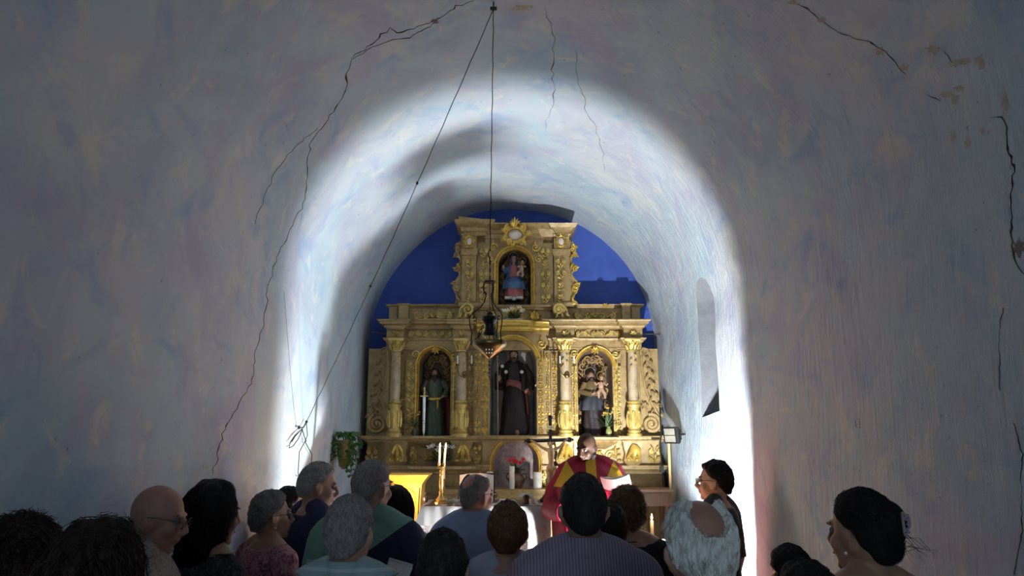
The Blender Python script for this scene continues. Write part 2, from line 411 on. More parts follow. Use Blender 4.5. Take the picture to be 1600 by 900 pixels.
def foliage_v(mb, x0, x1, z0, z1, y, seed=0, th=.009):
    rnd = random.Random(seed); w_ = x1-x0; cx = (x0+x1)/2; ch = w_*1.15; n = max(1, round((z1-z0)/ch)); ch = (z1-z0)/n
    for i in range(n):
        zc = z0+ch*(i+.5); k = rnd.random()
        if k < .55:
            for s in (-1, 1):
                spiral(mb, cx+s*w_*.24, zc+ch*.1, y, w_*.2, 1.2, PI*.5 if s > 0 else PI*.5, -s, th)
                leaf(mb, cx, zc-ch*.42, y, ch*.5, PI/2 - s*.75, .42, th)
                leaf(mb, cx+s*w_*.1, zc+ch*.15, y, ch*.35, PI/2 - s*.4, .4, th)
            mb.ell((cx, y-th, zc-ch*.1), (w_*.09, th*1.6, ch*.16), 6, 4)
        else:
            for s in (-1, 1):
                for q in range(3): leaf(mb, cx, zc-ch*.4+q*ch*.22, y, w_*.45, PI/2 - s*(1.15-q*.25), .42, th)
            leaf(mb, cx, zc-ch*.1, y, ch*.55, PI/2, .35, th)
def foliage_h(mb, x0, x1, z0, z1, y, seed=0, th=.010, rosette=True):
    h = z1-z0; cz = (z0+z1)/2; cx = (x0+x1)/2; n = max(1, round((x1-x0)/2/(h*.95))); cw = (x1-x0)/2/n
    for s in (-1, 1):
        for i in range(n):
            xc = cx+s*cw*(i+.5); up = 1 if i % 2 else -1
            spiral(mb, xc+s*cw*.05, cz, y, h*.32, 1.35, PI/2*up+(0 if s > 0 else 0), -s*up, th)
            leaf(mb, xc-s*cw*.45, cz-up*h*.25, y, h*.55, (0 if s > 0 else PI)+.6*up*s, .4, th)
            leaf(mb, xc+s*cw*.2, cz+up*h*.3, y, h*.4, (0 if s > 0 else PI)-.3*up*s, .4, th)
            leaf(mb, xc, cz-up*h*.1, y, h*.38, -PI/2*up, .4, th)
    if rosette: flower(mb, cx, cz, y, h*.3, 8, th)
def flower(mb, x, z, y, r, n=8, th=.012):
    for k in range(n): leaf(mb, x, z, y-th*.3, r, 2*PI*k/n, .5, th)
    mb.ell((x, y-th*1.4, z), (r*.28, th*1.2, r*.28), 8, 5)
def arch_pts(x0, x1, zb, zt, n=14, inset=0):
    """door-shaped outline, from bottom left up, over and down"""
    x0 += inset; x1 -= inset; zt -= inset; zb += inset*0; r = (x1-x0)/2; cx = (x0+x1)/2
    pts = [(x0, zb)]+[(cx-r*math.cos(PI*i/n), zt-r+r*math.sin(PI*i/n)) for i in range(n+1)]+[(x1, zb)]
    return pts
def strip_sweep(mb, pts, y, wd, prof_):
    """sweep a moulding of given (offset share, projection) outwards along an open line in x, z"""
    n = len(pts); rs = []
    for i in range(n):
        a, b_ = Vector(pts[max(i-1, 0)]), Vector(pts[min(i+1, n-1)]); t = (b_-a).normalized(); nn = Vector((-t.y, t.x))
        rs.append([Vector((pts[i][0]+nn.x*wd*o, y-p, pts[i][1]+nn.y*wd*o)) for o, p in prof_])
    mb.rings(rs)
ARCHM = [(0,-.03),(0,.012),(.18,.022),(.3,.008),(.45,.012),(.62,.032),(.85,.034),(1,.01),(1,-.03)]

# ---- carcass: back boards with niches cut as real recesses
def niche_board(x0, x1, ytop, ybot, nx0, nx1, ntop, nbot, yf, yback, name_m):
    """board with an arched opening, jambs and a curved back"""
    Z1, Z0 = rz(ytop, yf), rz(ybot, yf); a0, a1 = rx(x0, 560, yf), rx(x1, 560, yf)
    b0, b1, bt, bb = rx(nx0, 600, yf), rx(nx1, 600, yf), rz(ntop, yf), rz(nbot, yf)
    inner = arch_pts(b0, b1, bb, bt, 14); n = len(inner)
    outer = []
    for x, z in inner:
        t = (x-b0)/(b1-b0)
        outer.append((a0 if x <= b0+1e-6 else a1 if x >= b1-1e-6 else a0+(a1-a0)*t, Z1 if b0 < x < b1 else z))
    outer[0] = (a0, Z0); outer[-1] = (a1, Z0)
    outer[1] = (a0, Z1); outer[-2] = (a1, Z1)
    inner[0] = (b0, bb); inner[-1] = (b1, bb)
    mb = MB(); mb.prism(outer, yf, yf+.06, inner)
    # niche shell
    sh = MB(); rs = []
    for t in (0, .35, .7, .9, 1):
        q = math.sin(t*PI/2)*.0; k = 1 - (.06 if t < .9 else .14 if t < 1 else .99)*t
        cx, cz = (b0+b1)/2, (bb+bt)/2
        rs.append([Vector((cx+(x-cx)*k, yf+.055+(yback-yf-.055)*min(1, t*1.05), cz+(z-cz)*k if t == 1 else z if z <= bb+.001 else cz+(z-cz)*(1-.05*t))) for x, z in inner])
    sh.rings(rs, cap=False)
    return mb, sh, (b0, b1, bt, bb)
frame_profile = ARCHM
mbB = MB()
# predella body, dado
px_box(mbB, 570, 762, 688, 900, 8.06); px_box(mbB, 850, 1036, 688, 900, 8.06)
mbB.box(rx(760), rx(852), 8.06, 8.42, .25, rz(765, 8.06))
# main storey backing
px_box(mbB, 574, 645, 545, 690, 8.10); px_box(mbB, 962, 1030, 545, 690, 8.10)
px_box(mbB, 713, 755, 545, 690, 8.08); px_box(mbB, 850, 893, 545, 690, 8.08)
px_box(mbB, 604, 1002, 500, 547, 8.10)
px_box(mbB, 610, 1000, 478, 502, 8.12)
px_box(mbB, 719, 760, 350, 480, 8.12); px_box(mbB, 845, 894, 350, 480, 8.12)
rbuild(mbB, 'carcass', M_OCHRE)
niches = {}
for nm_, a in (('left', (642, 716, 545, 690, 655, 704, 546, 681, 8.06, 8.40)), ('centre', (752, 853, 505, 690, 765, 838, 531, 680, 8.02, 8.40)),
               ('right', (890, 965, 545, 690, 903, 957, 546, 683, 8.06, 8.40)), ('top', (757, 850, 350, 480, 778, 830, 390, 476, 8.06, 8.40)),
               ('predella', (755, 856, 684, 768, 772, 840, 688, 764, 8.02, 8.20))):
    mb, sh, dims = niche_board(*a, None); niches[nm_] = dims
    rbuild(mb, 'niche_board', M_OCHRE)
    mm_ = {'centre': mat('grey_painted_niche', (.36,.33,.31), .8, var=.35, scale=5), 'predella': mat('mauve_painted_niche', (.33,.23,.24), .85, var=.4, scale=14, c2=(.50,.40,.38))}.get(nm_, M_DARKNICHE)
    rbuild(sh, 'niche_shell', mm_)
    b0, b1, bt, bb = dims; fr = MB(); wd = {'centre': .062, 'predella': .045, 'top': .05}.get(nm_, .045)
    strip_sweep(fr, arch_pts(b0, b1, bb, bt, 18), a[8], wd, ARCHM)
    rbuild(fr, 'niche_frame', M_GOLD)
    if nm_ in ('left', 'right', 'top'):     # dark carved foliage inside the niche
        f_ = MB(); cx = (b0+b1)/2; zs = bt-(b1-b0)/2
        for k in range(7):
            a_ = PI*(k+.5)/7; spiral(f_, cx+(b1-b0)*.30*math.cos(a_), zs+(b1-b0)*.28*math.sin(a_), 8.31, .05, 1.3, k, 1 if k % 2 else -1, .011)
        for s in (-1, 1): foliage_v(f_, cx+s*(b1-b0)*.29-.07, cx+s*(b1-b0)*.29+.07, bb+.05, zs, 8.33, 3, .011)
        rbuild(f_, 'niche_carving', gilt('dark_gilt_carving', (.30,.19,.07), (.12,.07,.03), .5, .3))
# ---- mouldings
mb = MB()
px_stack(mb, 572, 1034, 681, 691, 7.98, CORN, .05)
for x0, x1 in ((601, 637), (705, 737), (868, 898), (974, 1004)): px_stack(mb, x0, x1, 681, 692, 7.90, CORN, .045)
px_stack(mb, 650, 706, 681, 700, 7.96, [(0,-.06),(.2,-.02),(.5,.05),(.75,.07),(.8,.10),(1,.10)], 1.0)
px_stack(mb, 905, 956, 683, 702, 7.96, [(0,-.06),(.2,-.02),(.5,.05),(.75,.07),(.8,.10),(1,.10)], 1.0)
rbuild(mb, 'predella_cornice', M_OCHRE)
mb = MB(); px_stack(mb, 570, 760, 727, 740, 8.0, CORN, .035); px_stack(mb, 852, 1036, 727, 740, 8.0, CORN, .035)
px_stack(mb, 568, 745, 742, 770, 8.02, [(0,.4),(.3,.4),(.34,0),(1,0)], .05); px_stack(mb, 862, 1038, 742, 770, 8.02, [(0,.4),(.3,.4),(.34,0),(1,0)], .05)
rbuild(mb, 'dado_moulding', M_OCHRE)
for x0, x1 in ((578, 640), (650, 700), (708, 745), (868, 905), (915, 960), (968, 1000), (1006, 1030)):   # framed dado panels
    z0, z1, a0, a1 = rz(860, 8.03), rz(752, 8.03), rx(x0), rx(x1)
    o_ = [(a0, z0), (a0, z1), (a1, z1), (a1, z0)]; e = .03; h_ = [(a0+e, z0+e), (a0+e, z1-e), (a1-e, z1-e), (a1-e, z0+e)]
    mb = MB(); mb.prism(o_, 8.0, 8.06, h_); rbuild(mb, 'dado_panel_frame', M_OCHRE, smooth=0)
# altar shelf (gradine) with carved front
mb = MB(); mb.stack(rx(700), rx(905), 7.72, 8.06, [(.95, 0), (1.10, 0), (1.14, .03), (rz(764, 7.75)-.06, .0), (rz(764, 7.75)-.03, .03), (rz(764, 7.75), .035)])
rbuild(mb, 'shelf', M_OCHRE)
SHZ = rz(764, 7.75)
mb = MB(); foliage_h(mb, rx(705), rx(900), 1.15, SHZ-.08, 7.72, 5); rbuild(mb, 'shelf_carving', M_OCHRE)
# predella reliefs
for x0, x1, sd in ((574, 598, 1), (639, 660, 2), (690, 706, 4), (738, 756, 3), (852, 868, 3), (900, 912, 4), (946, 973, 2), (1006, 1032, 1)):
    mb = MB(); foliage_v(mb, rx(x0)+.02, rx(x1)-.02, rz(726), rz(694), 8.05, sd, .013); rbuild(mb, 'predella_carving', M_MIXG)
for cx_ in (672, 930): mb = MB(); flower(mb, rx(cx_), rz(712), 8.05, .075, 8); rbuild(mb, 'predella_rosette', M_MIXG)
for cx_ in (650, 910, 950): mb = MB(); spiral(mb, rx(cx_), rz(712), 8.05, .05, 1.4, 1, 1); rbuild(mb, 'predella_scroll', M_MIXG)
for x0, x1, sd in ((745, 770, 8), (842, 866, 8)): mb = MB(); foliage_v(mb, rx(x0), rx(x1), rz(762), rz(735), 8.0, sd, .012); rbuild(mb, 'predella_carving', M_MIXG)
# pedestals under the columns: console blocks
for x0, x1 in ((604, 634), (708, 734), (871, 895), (977, 1001)):
    mb = MB(); px_stack(mb, x0, x1, 691, 728, 7.93, [(0,-.03),(.12,0),(.2,.015),(.5,-.005),(.85,.015),(1,.02)], 1.0)
    p_ = rbuild(mb, 'column_pedestal', M_OCHRE)
    f_ = MB(); X0, X1 = P(x0, 710, 7.9).x+.015, P(x1, 710, 7.9).x-.015; zt, zb = rz(694, 7.9), rz(726, 7.9)
    for s in (0, 1, 2):
        leaf(f_, (X0+X1)/2, zt, 7.915, (zt-zb)*.8, -PI/2+(s-1)*.45, .4, .02)
    spiral(f_, (X0+X1)/2-.045, zb+.05, 7.915, .035, 1.2, 0, 1); spiral(f_, (X0+X1)/2+.045, zb+.05, 7.915, .035, 1.2, PI, -1)
    rbuild(f_, 'pedestal_carving', M_GOLD, p_)
# ---- four columns
def column(pxc, Yc=7.90, pt=530, pb=683, r=.054):
    x = P(pxc, 600, Yc).x; zb, zt = rz(pb, Yc), rz(pt, Yc); H = zt-zb
    mb = MB()
    z1 = zb+H*.36; z2 = zt-H*.13
    mb.lathe([(r*.92, z1), (r, z1+.1), (r*.97, z1+(z2-z1)*.5), (r*.84, z2)], (x, Yc, 0), 24)
    col = rbuild(mb, 'column', M_CREAM)
    lo = MB(); lo.lathe([(r*1.5, zb), (r*1.5, zb+.035), (r*1.2, zb+.045), (r*1.35, zb+.065), (r*1.05, zb+.085), (r*1.15, zb+.1), (r*1.22, zb+H*.2), (r*1.05, zb+H*.29), (r*1.3, zb+H*.31), (r*1.3, zb+H*.325), (r, zb+H*.335), (r*1.25, zb+H*.35), (r*1.2, zb+H*.36), (r*.9, zb+H*.37)], (x, Yc, 0), 24)
    for k in range(8):
        a = 2*PI*k/8; 
        pts = [(x+r*(1.15+.12*math.sin(PI*t))*math.cos(a), Yc+r*(1.15+.12*math.sin(PI*t))*math.sin(a), zb+.1+t*H*.17) for t in (0,.25,.5,.75,1)]
        lo.tube(pts, [.008,.017,.018,.013,.004], 6)
    for k in range(6):
        a = 2*PI*k/6+.3; lo.ell((x+r*1.15*math.cos(a), Yc+r*1.15*math.sin(a), zb+H*.25), (.014,.014,.022), 6, 4)
    rbuild(lo, 'carved_drum', M_MIXG, col)
    ca = MB(); ca.lathe([(r*.8, z2-.01), (r*1.1, z2), (r*1.1, z2+.015), (r*.85, z2+.02), (r*.95, z2+H*.05), (r*1.35, z2+H*.10)], (x, Yc, 0), 20)
    ca.stack(x-r*1.35, x+r*1.35, Yc-r*1.35, Yc+r*1.35, [(z2+H*.10, 0), (z2+H*.115, .012), (zt, .012)])
    for k in range(8):
        a = 2*PI*(k+.5)/8
        for q, L in ((0, .05), (1, .04)):
            z0 = z2+.02+q*H*.045; rr = r*(1.0+q*.18)
            ca.tube([(x+rr*math.cos(a+q*.39), Yc+rr*math.sin(a+q*.39), z0), (x+(rr+.012)*math.cos(a+q*.39), Yc+(rr+.012)*math.sin(a+q*.39), z0+L*.6), (x+(rr+.028)*math.cos(a+q*.39), Yc+(rr+.028)*math.sin(a+q*.39), z0+L), (x+(rr+.03)*math.cos(a+q*.39), Yc+(rr+.03)*math.sin(a+q*.39), z0+L*.85)], [.012,.014,.010,.004], 5)
    # drop of carved leaves on the shaft
    for k in range(4): leaf(ca, x+(-.012 if k % 2 else .012), z2-.03-k*.035, Yc-r*.92, .05, -PI/2+(-.5 if k % 2 else .5), .5, .008)
    rbuild(ca, 'capital', M_MIXG, col)
for c_ in (618, 721, 883, 989): column(c_)
# pilaster strips with candelabra carving
pil = ((597, 609, 548, 680, 8.10), (626, 636, 560, 682, 8.09), (634, 650, 560, 681, 8.045), (705, 713, 560, 681, 8.045), (731, 741, 548, 681, 8.03), (741, 752, 548, 681, 7.985), (752, 764, 560, 681, 7.99),
       (839, 851, 560, 681, 7.99), (851, 860, 548, 681, 7.985), (861, 872, 548, 681, 8.03), (893, 902, 560, 683, 8.045), (958, 971, 572, 683, 8.045), (998, 1008, 548, 683, 8.09))
for x0, x1, t0, t1, y in pil:
    mb = MB(); px_box(mb, x0, x1, t0, t1, y, 8.11)
    z0, z1, a0, a1 = rz(t1, y), rz(t0, y), P(x0, 600, y).x, P(x1, 600, y).x
    o_ = [(a0, z0), (a0, z1), (a1, z1), (a1, z0)]; e = .009; h_ = [(a0+e, z0+e), (a0+e, z1-e), (a1-e, z1-e), (a1-e, z0+e)]
    mb.prism(o_, y-.008, y, h_); p_ = rbuild(mb, 'pilaster', M_OCHRE, smooth=30)
    f_ = MB(); foliage_v(f_, a0+.006, a1-.006, z0+.02, z1-.02, y, int(x0), .008); rbuild(f_, 'pilaster_carving', M_GOLD if 735 < x0 < 870 else M_MIXG, p_)
# spandrels
for (x, z, s) in ((648, 553, 1), (710, 553, -1), (897, 553, 1), (963, 553, -1)):
    mb = MB(); spiral(mb, rx(x), rz(z), 8.05, .045, 1.4, 0, s); leaf(mb, rx(x), rz(z+10), 8.05, .09, -PI/2, .4); leaf(mb, rx(x), rz(z), 8.05, .06, 0 if s > 0 else PI, .45); rbuild(mb, 'spandrel_carving', M_MIXG)
for (x, z, s) in ((758, 538, 1), (846, 538, -1)):
    mb = MB(); spiral(mb, rx(x), rz(z), 8.0, .05, 1.4, 0, s); leaf(mb, rx(x), rz(z+12), 8.0, .11, -PI/2, .4); leaf(mb, rx(x), rz(z-6), 8.0, .06, PI/2, .45); rbuild(mb, 'spandrel_carving', M_GOLD)
for (x, z, s) in ((770, 385, 1), (838, 385, -1), (766, 404, -1), (843, 404, 1)):
    mb = MB(); spiral(mb, rx(x), rz(z), 8.04, .05, 1.4, 0, s, .010); leaf(mb, rx(x), rz(z-3), 8.04, .06, PI/2, .4); rbuild(mb, 'spandrel_carving', M_MIXG)
for x in (680, 930): mb = MB(); flower(mb, rx(x), rz(547), 8.02, .055, 7); rbuild(mb, 'arch_rosette', M_GOLD)
# ---- entablature
for x0, x1 in ((604, 748), (858, 1002)):
    mb = MB(); px_stack(mb, x0, x1, 529, 546, 8.06, FRIEZ, .03); px_stack(mb, x0, x1, 512, 530, 8.07, [(0,0),(1,0)], .02)
    px_stack(mb, x0, x1, 500, 514, 8.02, CORN, .075); rbuild(mb, 'entablature', M_OCHRE)
for x0, x1 in ((604, 632), (707, 736), (868, 898), (974, 1004)):
    mb = MB(); px_stack(mb, x0, x1, 528, 535, 7.90, CORN, .03); px_stack(mb, x0+2, x1-2, 512, 530, 7.93, [(0,0),(.1,.01),(.9,.01),(1,0)], 1); px_stack(mb, x0, x1, 500, 514, 7.89, CORN, .06); eb = rbuild(mb, 'entablature_block', M_OCHRE)
    x = P((x0+x1)/2, 521, 7.92).x; mb = MB(); flower(mb, x, rz(521, 7.92), 7.92, .045, 6); rbuild(mb, 'block_rosette', M_MIXG, eb)
for x0, x1 in ((636, 705), (900, 972)): mb = MB(); foliage_h(mb, rx(x0), rx(x1), rz(527), rz(514), 8.055, 2, .010, False); rbuild(mb, 'frieze_carving', M_MIXG)
# centre: bowed gold cornice over the arched hood
mb = MB(); zc0, zc1 = rz(531, 7.98), rz(503, 7.98); xa, xb = rx(745), rx(858)
rs = []
for t, p in CORN:
    ring = []
    for i in range(17):
        u = i/16; x = xa+(xb-xa)*u; q = max(0, 1-((u-.5)/.30)**2); ring.append(Vector((x, 7.99-p*.06-.10*math.sqrt(q), zc0+(zc1-zc0)*(.45+.55*t))))
    ring += [Vector((xb, 8.1, ring[-1].z)), Vector((xa, 8.1, ring[-1].z))]; rs.append(ring)
mb.rings(rs); rbuild(mb, 'bowed_cornice', M_GOLD)
# ---- attic band
for x0, x1 in ((608, 715), (893, 1001)): mb = MB(); px_stack(mb, x0, x1, 476, 481, 8.10, CORN, .03); rbuild(mb, 'attic_moulding', M_OCHRE)
for x0, x1 in ((623, 638), (972, 985)): mb = MB(); px_stack(mb, x0, x1, 474, 502, 8.04, [(0,0),(.9,0),(.92,.012),(1,.015)], 1); rbuild(mb, 'attic_pedestal', M_OCHRE)
for x0, x1 in ((608, 621), (987, 1000)): mb = MB(); px_stack(mb, x0, x1, 478, 502, 8.09, [(0,0),(1,0)], 1); rbuild(mb, 'attic_pedestal', M_OCHRE)
mb = MB(); px_stack(mb, 740, 862, 477, 484, 8.05, CORN, .03)
px_stack(mb, 742, 860, 484, 503, 8.08, [(0,0),(1,0)], 1)
rbuild(mb, 'attic_block', M_OCHRE)
for x0, x1 in ((642, 706), (898, 968)): mb = MB(); foliage_h(mb, rx(x0), rx(x1), rz(500), rz(483), 8.11, 3, .014); rbuild(mb, 'attic_carving', M_MIXG)
for x0 in (836, 765): mb = MB(); flower(mb, rx(x0), rz(493), 8.07, .08, 8, .016); rbuild(mb, 'attic_rosette', M_GOLD)
flower_m = MB(); flower(flower_m, rx(949), rz(476), 8.06, .035, 6); rbuild(flower_m, 'rosette', M_GOLD)
# console volutes on the attic
def volute(cx, zpx, s, y=7.93, r=.07, m=None):
    mb = MB(); c0, z0 = P(cx, zpx, y).x, rz(zpx, y); zb = rz(501, y)
    body = [(c0-s*.02, zb), (c0-s*.13, zb), (c0-s*.12, zb+.03), (c0-s*.085, zb+.06), (c0-s*.075, z0), (c0-s*.05, z0+.045), (c0, z0+r*.95), (c0+s*.05, z0+.045), (c0+s*.06, z0), (c0+s*.03, z0-.045), (c0, z0-.06), (c0+s*.02, zb+.04)]
    if s < 0: body = body[::-1]
    mb.prism(body, y, y+.13); v_ = rbuild(mb, 'console_volute', m, smooth=30)
    g = MB(); spiral(g, c0, z0, y-.002, r*.95, 1.6, PI*.9 if s > 0 else PI*.1, -s, .017, 30); mb = g
    for k in range(3): leaf(g, c0-s*(.07-.045*k), z0-.035, y-.004, .10, -PI/2-s*(.4-.35*k), .42, .02)
    g.tube([(c0-s*.13, y-.005, zb+.006), (c0-s*.10, y-.005, zb+.05), (c0-s*.085, y-.005, z0), (c0-s*.06, y-.005, z0+.05)], .011, 6)
    rbuild(g, 'volute_scroll', MATS['worn_gilding'], v_)
volute(731, 484, 1, m=M_OCHRE); volute(873, 484, -1, m=M_OCHRE)
# ---- top storey
for x0, x1, f0, f1 in ((722, 744, 724, 742), (866, 890, 868, 888)):
    mb = MB(); px_stack(mb, x0, x1, 366, 479, 8.02, [(0,.03),(.05,.03),(.07,0),(.70,0),(.71,.012),(.79,.014),(.80,0),(.97,0),(1,.02)], 1); pi_ = rbuild(mb, 'upper_pilaster', M_OCHRE)
    mb = MB(); foliage_v(mb, rx(f0)+.01, rx(f1)-.01, rz(474, 8.0), rz(402, 8.0), 8.01, 2, .014); rbuild(mb, 'pilaster_carving', M_MIXG, pi_)
for x0, x1, f0, f1 in ((745, 768, 747, 762), (842, 864, 846, 862)):
    mb = MB(); px_stack(mb, x0, x1, 380, 478, 8.07, [(0,.02),(.05,.02),(.06,0),(1,0)], 1); pi_ = rbuild(mb, 'upper_panel', M_OCHRE)
    mb = MB(); foliage_v(mb, rx(f0), rx(f1), rz(474), rz(384), 8.055, 9, .013); rbuild(mb, 'panel_carving', M_MIXG, pi_)
for cx_, zz in ((731, 377), (879, 377)):
    mb = MB(); c0, z0 = rx(cx_), rz(zz, 7.99); mb.ell((c0, 7.99, z0), (.036, .022, .045), 12, 8)
    md = rbuild(mb, 'medallion', mat('pale_medallion', (.62,.52,.42), .4))
    g = MB(); g.tube([(c0+.05*math.cos(2*PI*k/20), 7.985, z0+.062*math.sin(2*PI*k/20)) for k in range(20)], .012, 6, closed=True)
    for k in range(8): leaf(g, c0+.05*math.cos(2*PI*k/8), z0+.062*math.sin(2*PI*k/8), 7.99, .035, 2*PI*k/8+.4, .5)
    rbuild(g, 'medallion_frame', M_GOLD, md)
mb = MB()
px_stack(mb, 757, 850, 352, 372, 8.04, [(0,0),(.3,0),(.34,.02),(.42,.03),(.6,.03),(.62,.06),(.75,.08),(.9,.11),(1,.11)], 1)
px_stack(mb, 724, 760, 346, 368, 8.0, [(0,0),(.25,0),(.3,.02),(.55,.03),(.6,.06),(.8,.09),(1,.10)], 1)
px_stack(mb, 846, 870, 354, 370, 8.03, [(0,0),(.3,.02),(.6,.04),(1,.09)], 1)
px_stack(mb, 870, 888, 352, 368, 7.99, [(0,0),(.25,0),(.3,.02),(.6,.05),(.62,.07),(1,.10)], 1)
cor = rbuild(mb, 'top_cornice', M_OCHRE)
# broken end of the cornice tilting up on the left
mb = MB(); px_stack(mb, 722, 752, 342, 350, 7.92, [(0,0),(.3,.02),(.6,.03),(1,.04)], 1, yb=8.3)
mb.xf(Matrix.Translation((rx(737), 0, rz(346))) @ Matrix.Rotation(math.radians(7), 4, 'Y') @ Matrix.Translation((-rx(737), 0, -rz(346))))
rbuild(mb, 'broken_cornice_end', M_OCHRE, cor)
# cartouche
mb = MB(); c0, z0 = P(805, 367, 7.9).x, rz(367, 7.9)
mb.ell((c0, 7.92, z0), (.085, .05, .065), 16, 10); ca = rbuild(mb, 'cartouche', mat('pale_medallion', (.62,.52,.42), .4))
g = MB(); g.tube([(c0+.105*math.cos(2*PI*k/24), 7.90, z0+.085*math.sin(2*PI*k/24)) for k in range(24)], .02, 8, closed=True)
for k in range(14):
    a = 2*PI*k/14+.2; leaf(g, c0+.10*math.cos(a), z0+.085*math.sin(a), 7.91, .09, a+.5*(1 if k % 2 else -1), .5, .02)
for k in range(-2, 3): leaf(g, c0, z0+.075, 7.88, .12-.012*abs(k), PI/2+k*.33, .35, .02)
for s in (-1, 1): spiral(g, c0+s*.08, z0+.07, 7.88, .04, 1.3, PI/2, -s, .014); spiral(g, c0+s*.06, z0-.085, 7.88, .035, 1.3, -PI/2, s, .014)
rbuild(g, 'cartouche_frame', M_GOLD, ca)
# fretwork wings of the top storey
def wing(s):
    xi = 720 if s < 0 else 892
    prof_ = [(372,0),(376,7),(384,10),(394,11),(402,5),(408,4),(413,10),(417,13),(421,10),(423,6),(428,5),(434,9),(439,14),(446,15),(455,13),(459,9),(461,4),(467,3),(471,6),(478,7),(479,0)]
    out = [(rx(xi+s*dx*.95), rz(pz)) for pz, dx in prof_]
    mb = MB(); mb.prism(out, 8.06, 8.11); w_ = rbuild(mb, 'fretwork_wing', M_OCHRE, smooth=30)
    f_ = MB(); f_.tube([(rx(xi+s*(dx*.95-1)), 8.055, rz(pz)) for pz, dx in prof_[1:-1]], .011, 6)
    spiral(f_, rx(xi+s*8), rz(449), 8.05, .045, 1.5, PI/2, -s, .012); spiral(f_, rx(xi+s*6), rz(389), 8.05, .035, 1.4, -PI/2, s, .011)
    for dx, pz, rr_, st_ in ((11, 383, .034, 0), (12, 397, .030, 2), (13, 419, .034, 1), (15, 444, .040, 3), (9, 470, .032, 0)):
        spiral(f_, rx(xi+s*(dx-3)), rz(pz), 8.05, rr_, 1.3, st_, s if st_ % 2 else -s, .010); leaf(f_, rx(xi+s*(dx-3)), rz(pz), 8.06, .055, (0 if s > 0 else PI)+.5*(1 if st_ % 2 else -1)*s, .5, .012)
    for k, (dx, pz) in enumerate(((2, 420), (3, 470), (2, 405))): leaf(f_, rx(xi+s*dx), rz(pz), 8.05, .09, PI/2-s*.5, .4)
    rbuild(f_, 'wing_scroll', M_GOLD if s > 0 else M_OCHRE, w_)
wing(-1); wing(1)
# great scrolled ears of the main storey
def ear(s):
    def X(px): return rx(803.5+s*(px-803.5))
    prof_ = [(545,1000),(541,1006),(543,1013),(550,1017),(560,1017),(572,1018),(590,1019),(606,1022),(622,1027),(638,1029),(655,1031),(670,1030),(682,1030),(682,1000)]
    out = [(X(x), rz(z)) for z, x in prof_]
    mb = MB(); mb.prism(out, 8.06, 8.12); e_ = rbuild(mb, 'scrolled_wing', M_OCHRE, smooth=30)
    f_ = MB()
    spiral(f_, X(1015), rz(662), 8.045, .10, 2.2, PI*.6, -s, .022, 34)
    f_.tube([(X(x), 8.05, rz(z)) for z, x in ((560,1003),(548,1002),(543,1007),(545,1013),(552,1013),(553,1008),(549,1007))], [.012,.014,.015,.014,.012,.010,.006], 7)
    f_.tube([(X(x), 8.05, rz(z)) for z, x in ((550,1004),(570,1003),(590,1005),(606,1008),(625,1014),(640,1022),(650,1028))], [.012,.014,.015,.016,.017,.018,.012], 7)
    for z in range(556, 640, 9): leaf(f_, X(1009+(z-556)*.12), rz(z), 8.05, .07, -PI/2+s*(.5 if (z//9) % 2 else -.5), .5, .014)
    flower(f_, X(1005), rz(633), 8.05, .05, 6)
    for k, (x, z) in enumerate(((1017,563),(1018,580),(1020,597),(1024,613),(1028,630),(1031,646))): leaf(f_, X(x-4), rz(z), 8.07, .075, (0 if s > 0 else PI)-s*.7, .5, .014)
    for k in range(4): leaf(f_, X(1003), rz(674), 8.05, .08, PI/2+s*(.2+.3*k), .4)
    rbuild(f_, 'wing_volute', M_OCHRE, e_)
ear(-1); ear(1)
# wall sconces on the second and third columns
def sconce(px, py, label):
    Yc = 7.82; c = P(px, py, Yc); t = empty('wall_sconce', c, label, 'sconce', None); mb = MB()
    mb.ell((0, .03, 0), (.03,.015,.04), 10, 6)
    for s in (-1, 1): mb.tube([(0, .02, 0), (s*.03, -.02, -.03), (s*.06, -.03, -.01), (s*.075, -.03, .05), (s*.075, -.03, .09)], [.006,.006,.006,.006,.006], 6)
    for s in (-1, 1): mb.lathe([(.005, .085), (.018, .09), (.024, .10), (.012, .102), (.010, .11)], (s*.075, -.03, 0), 12)
    mb.build('arm', mat('dark_brass', (.20,.13,.05), .4, .8), t)
    for s in (-1, 1):
        q = MB(); q.lathe([(.0085, .10), (.0085, .19), (.004, .195)], (s*.075, -.03, 0), 10); q.build('candle', mat('wax', (.75,.70,.60), .45, bmp=0), t)
sconce(726, 585, 'two-armed brass candle sconce on the column between left saint and central saint')
sconce(886, 585, 'two-armed brass candle sconce on the column between central saint and right saint')
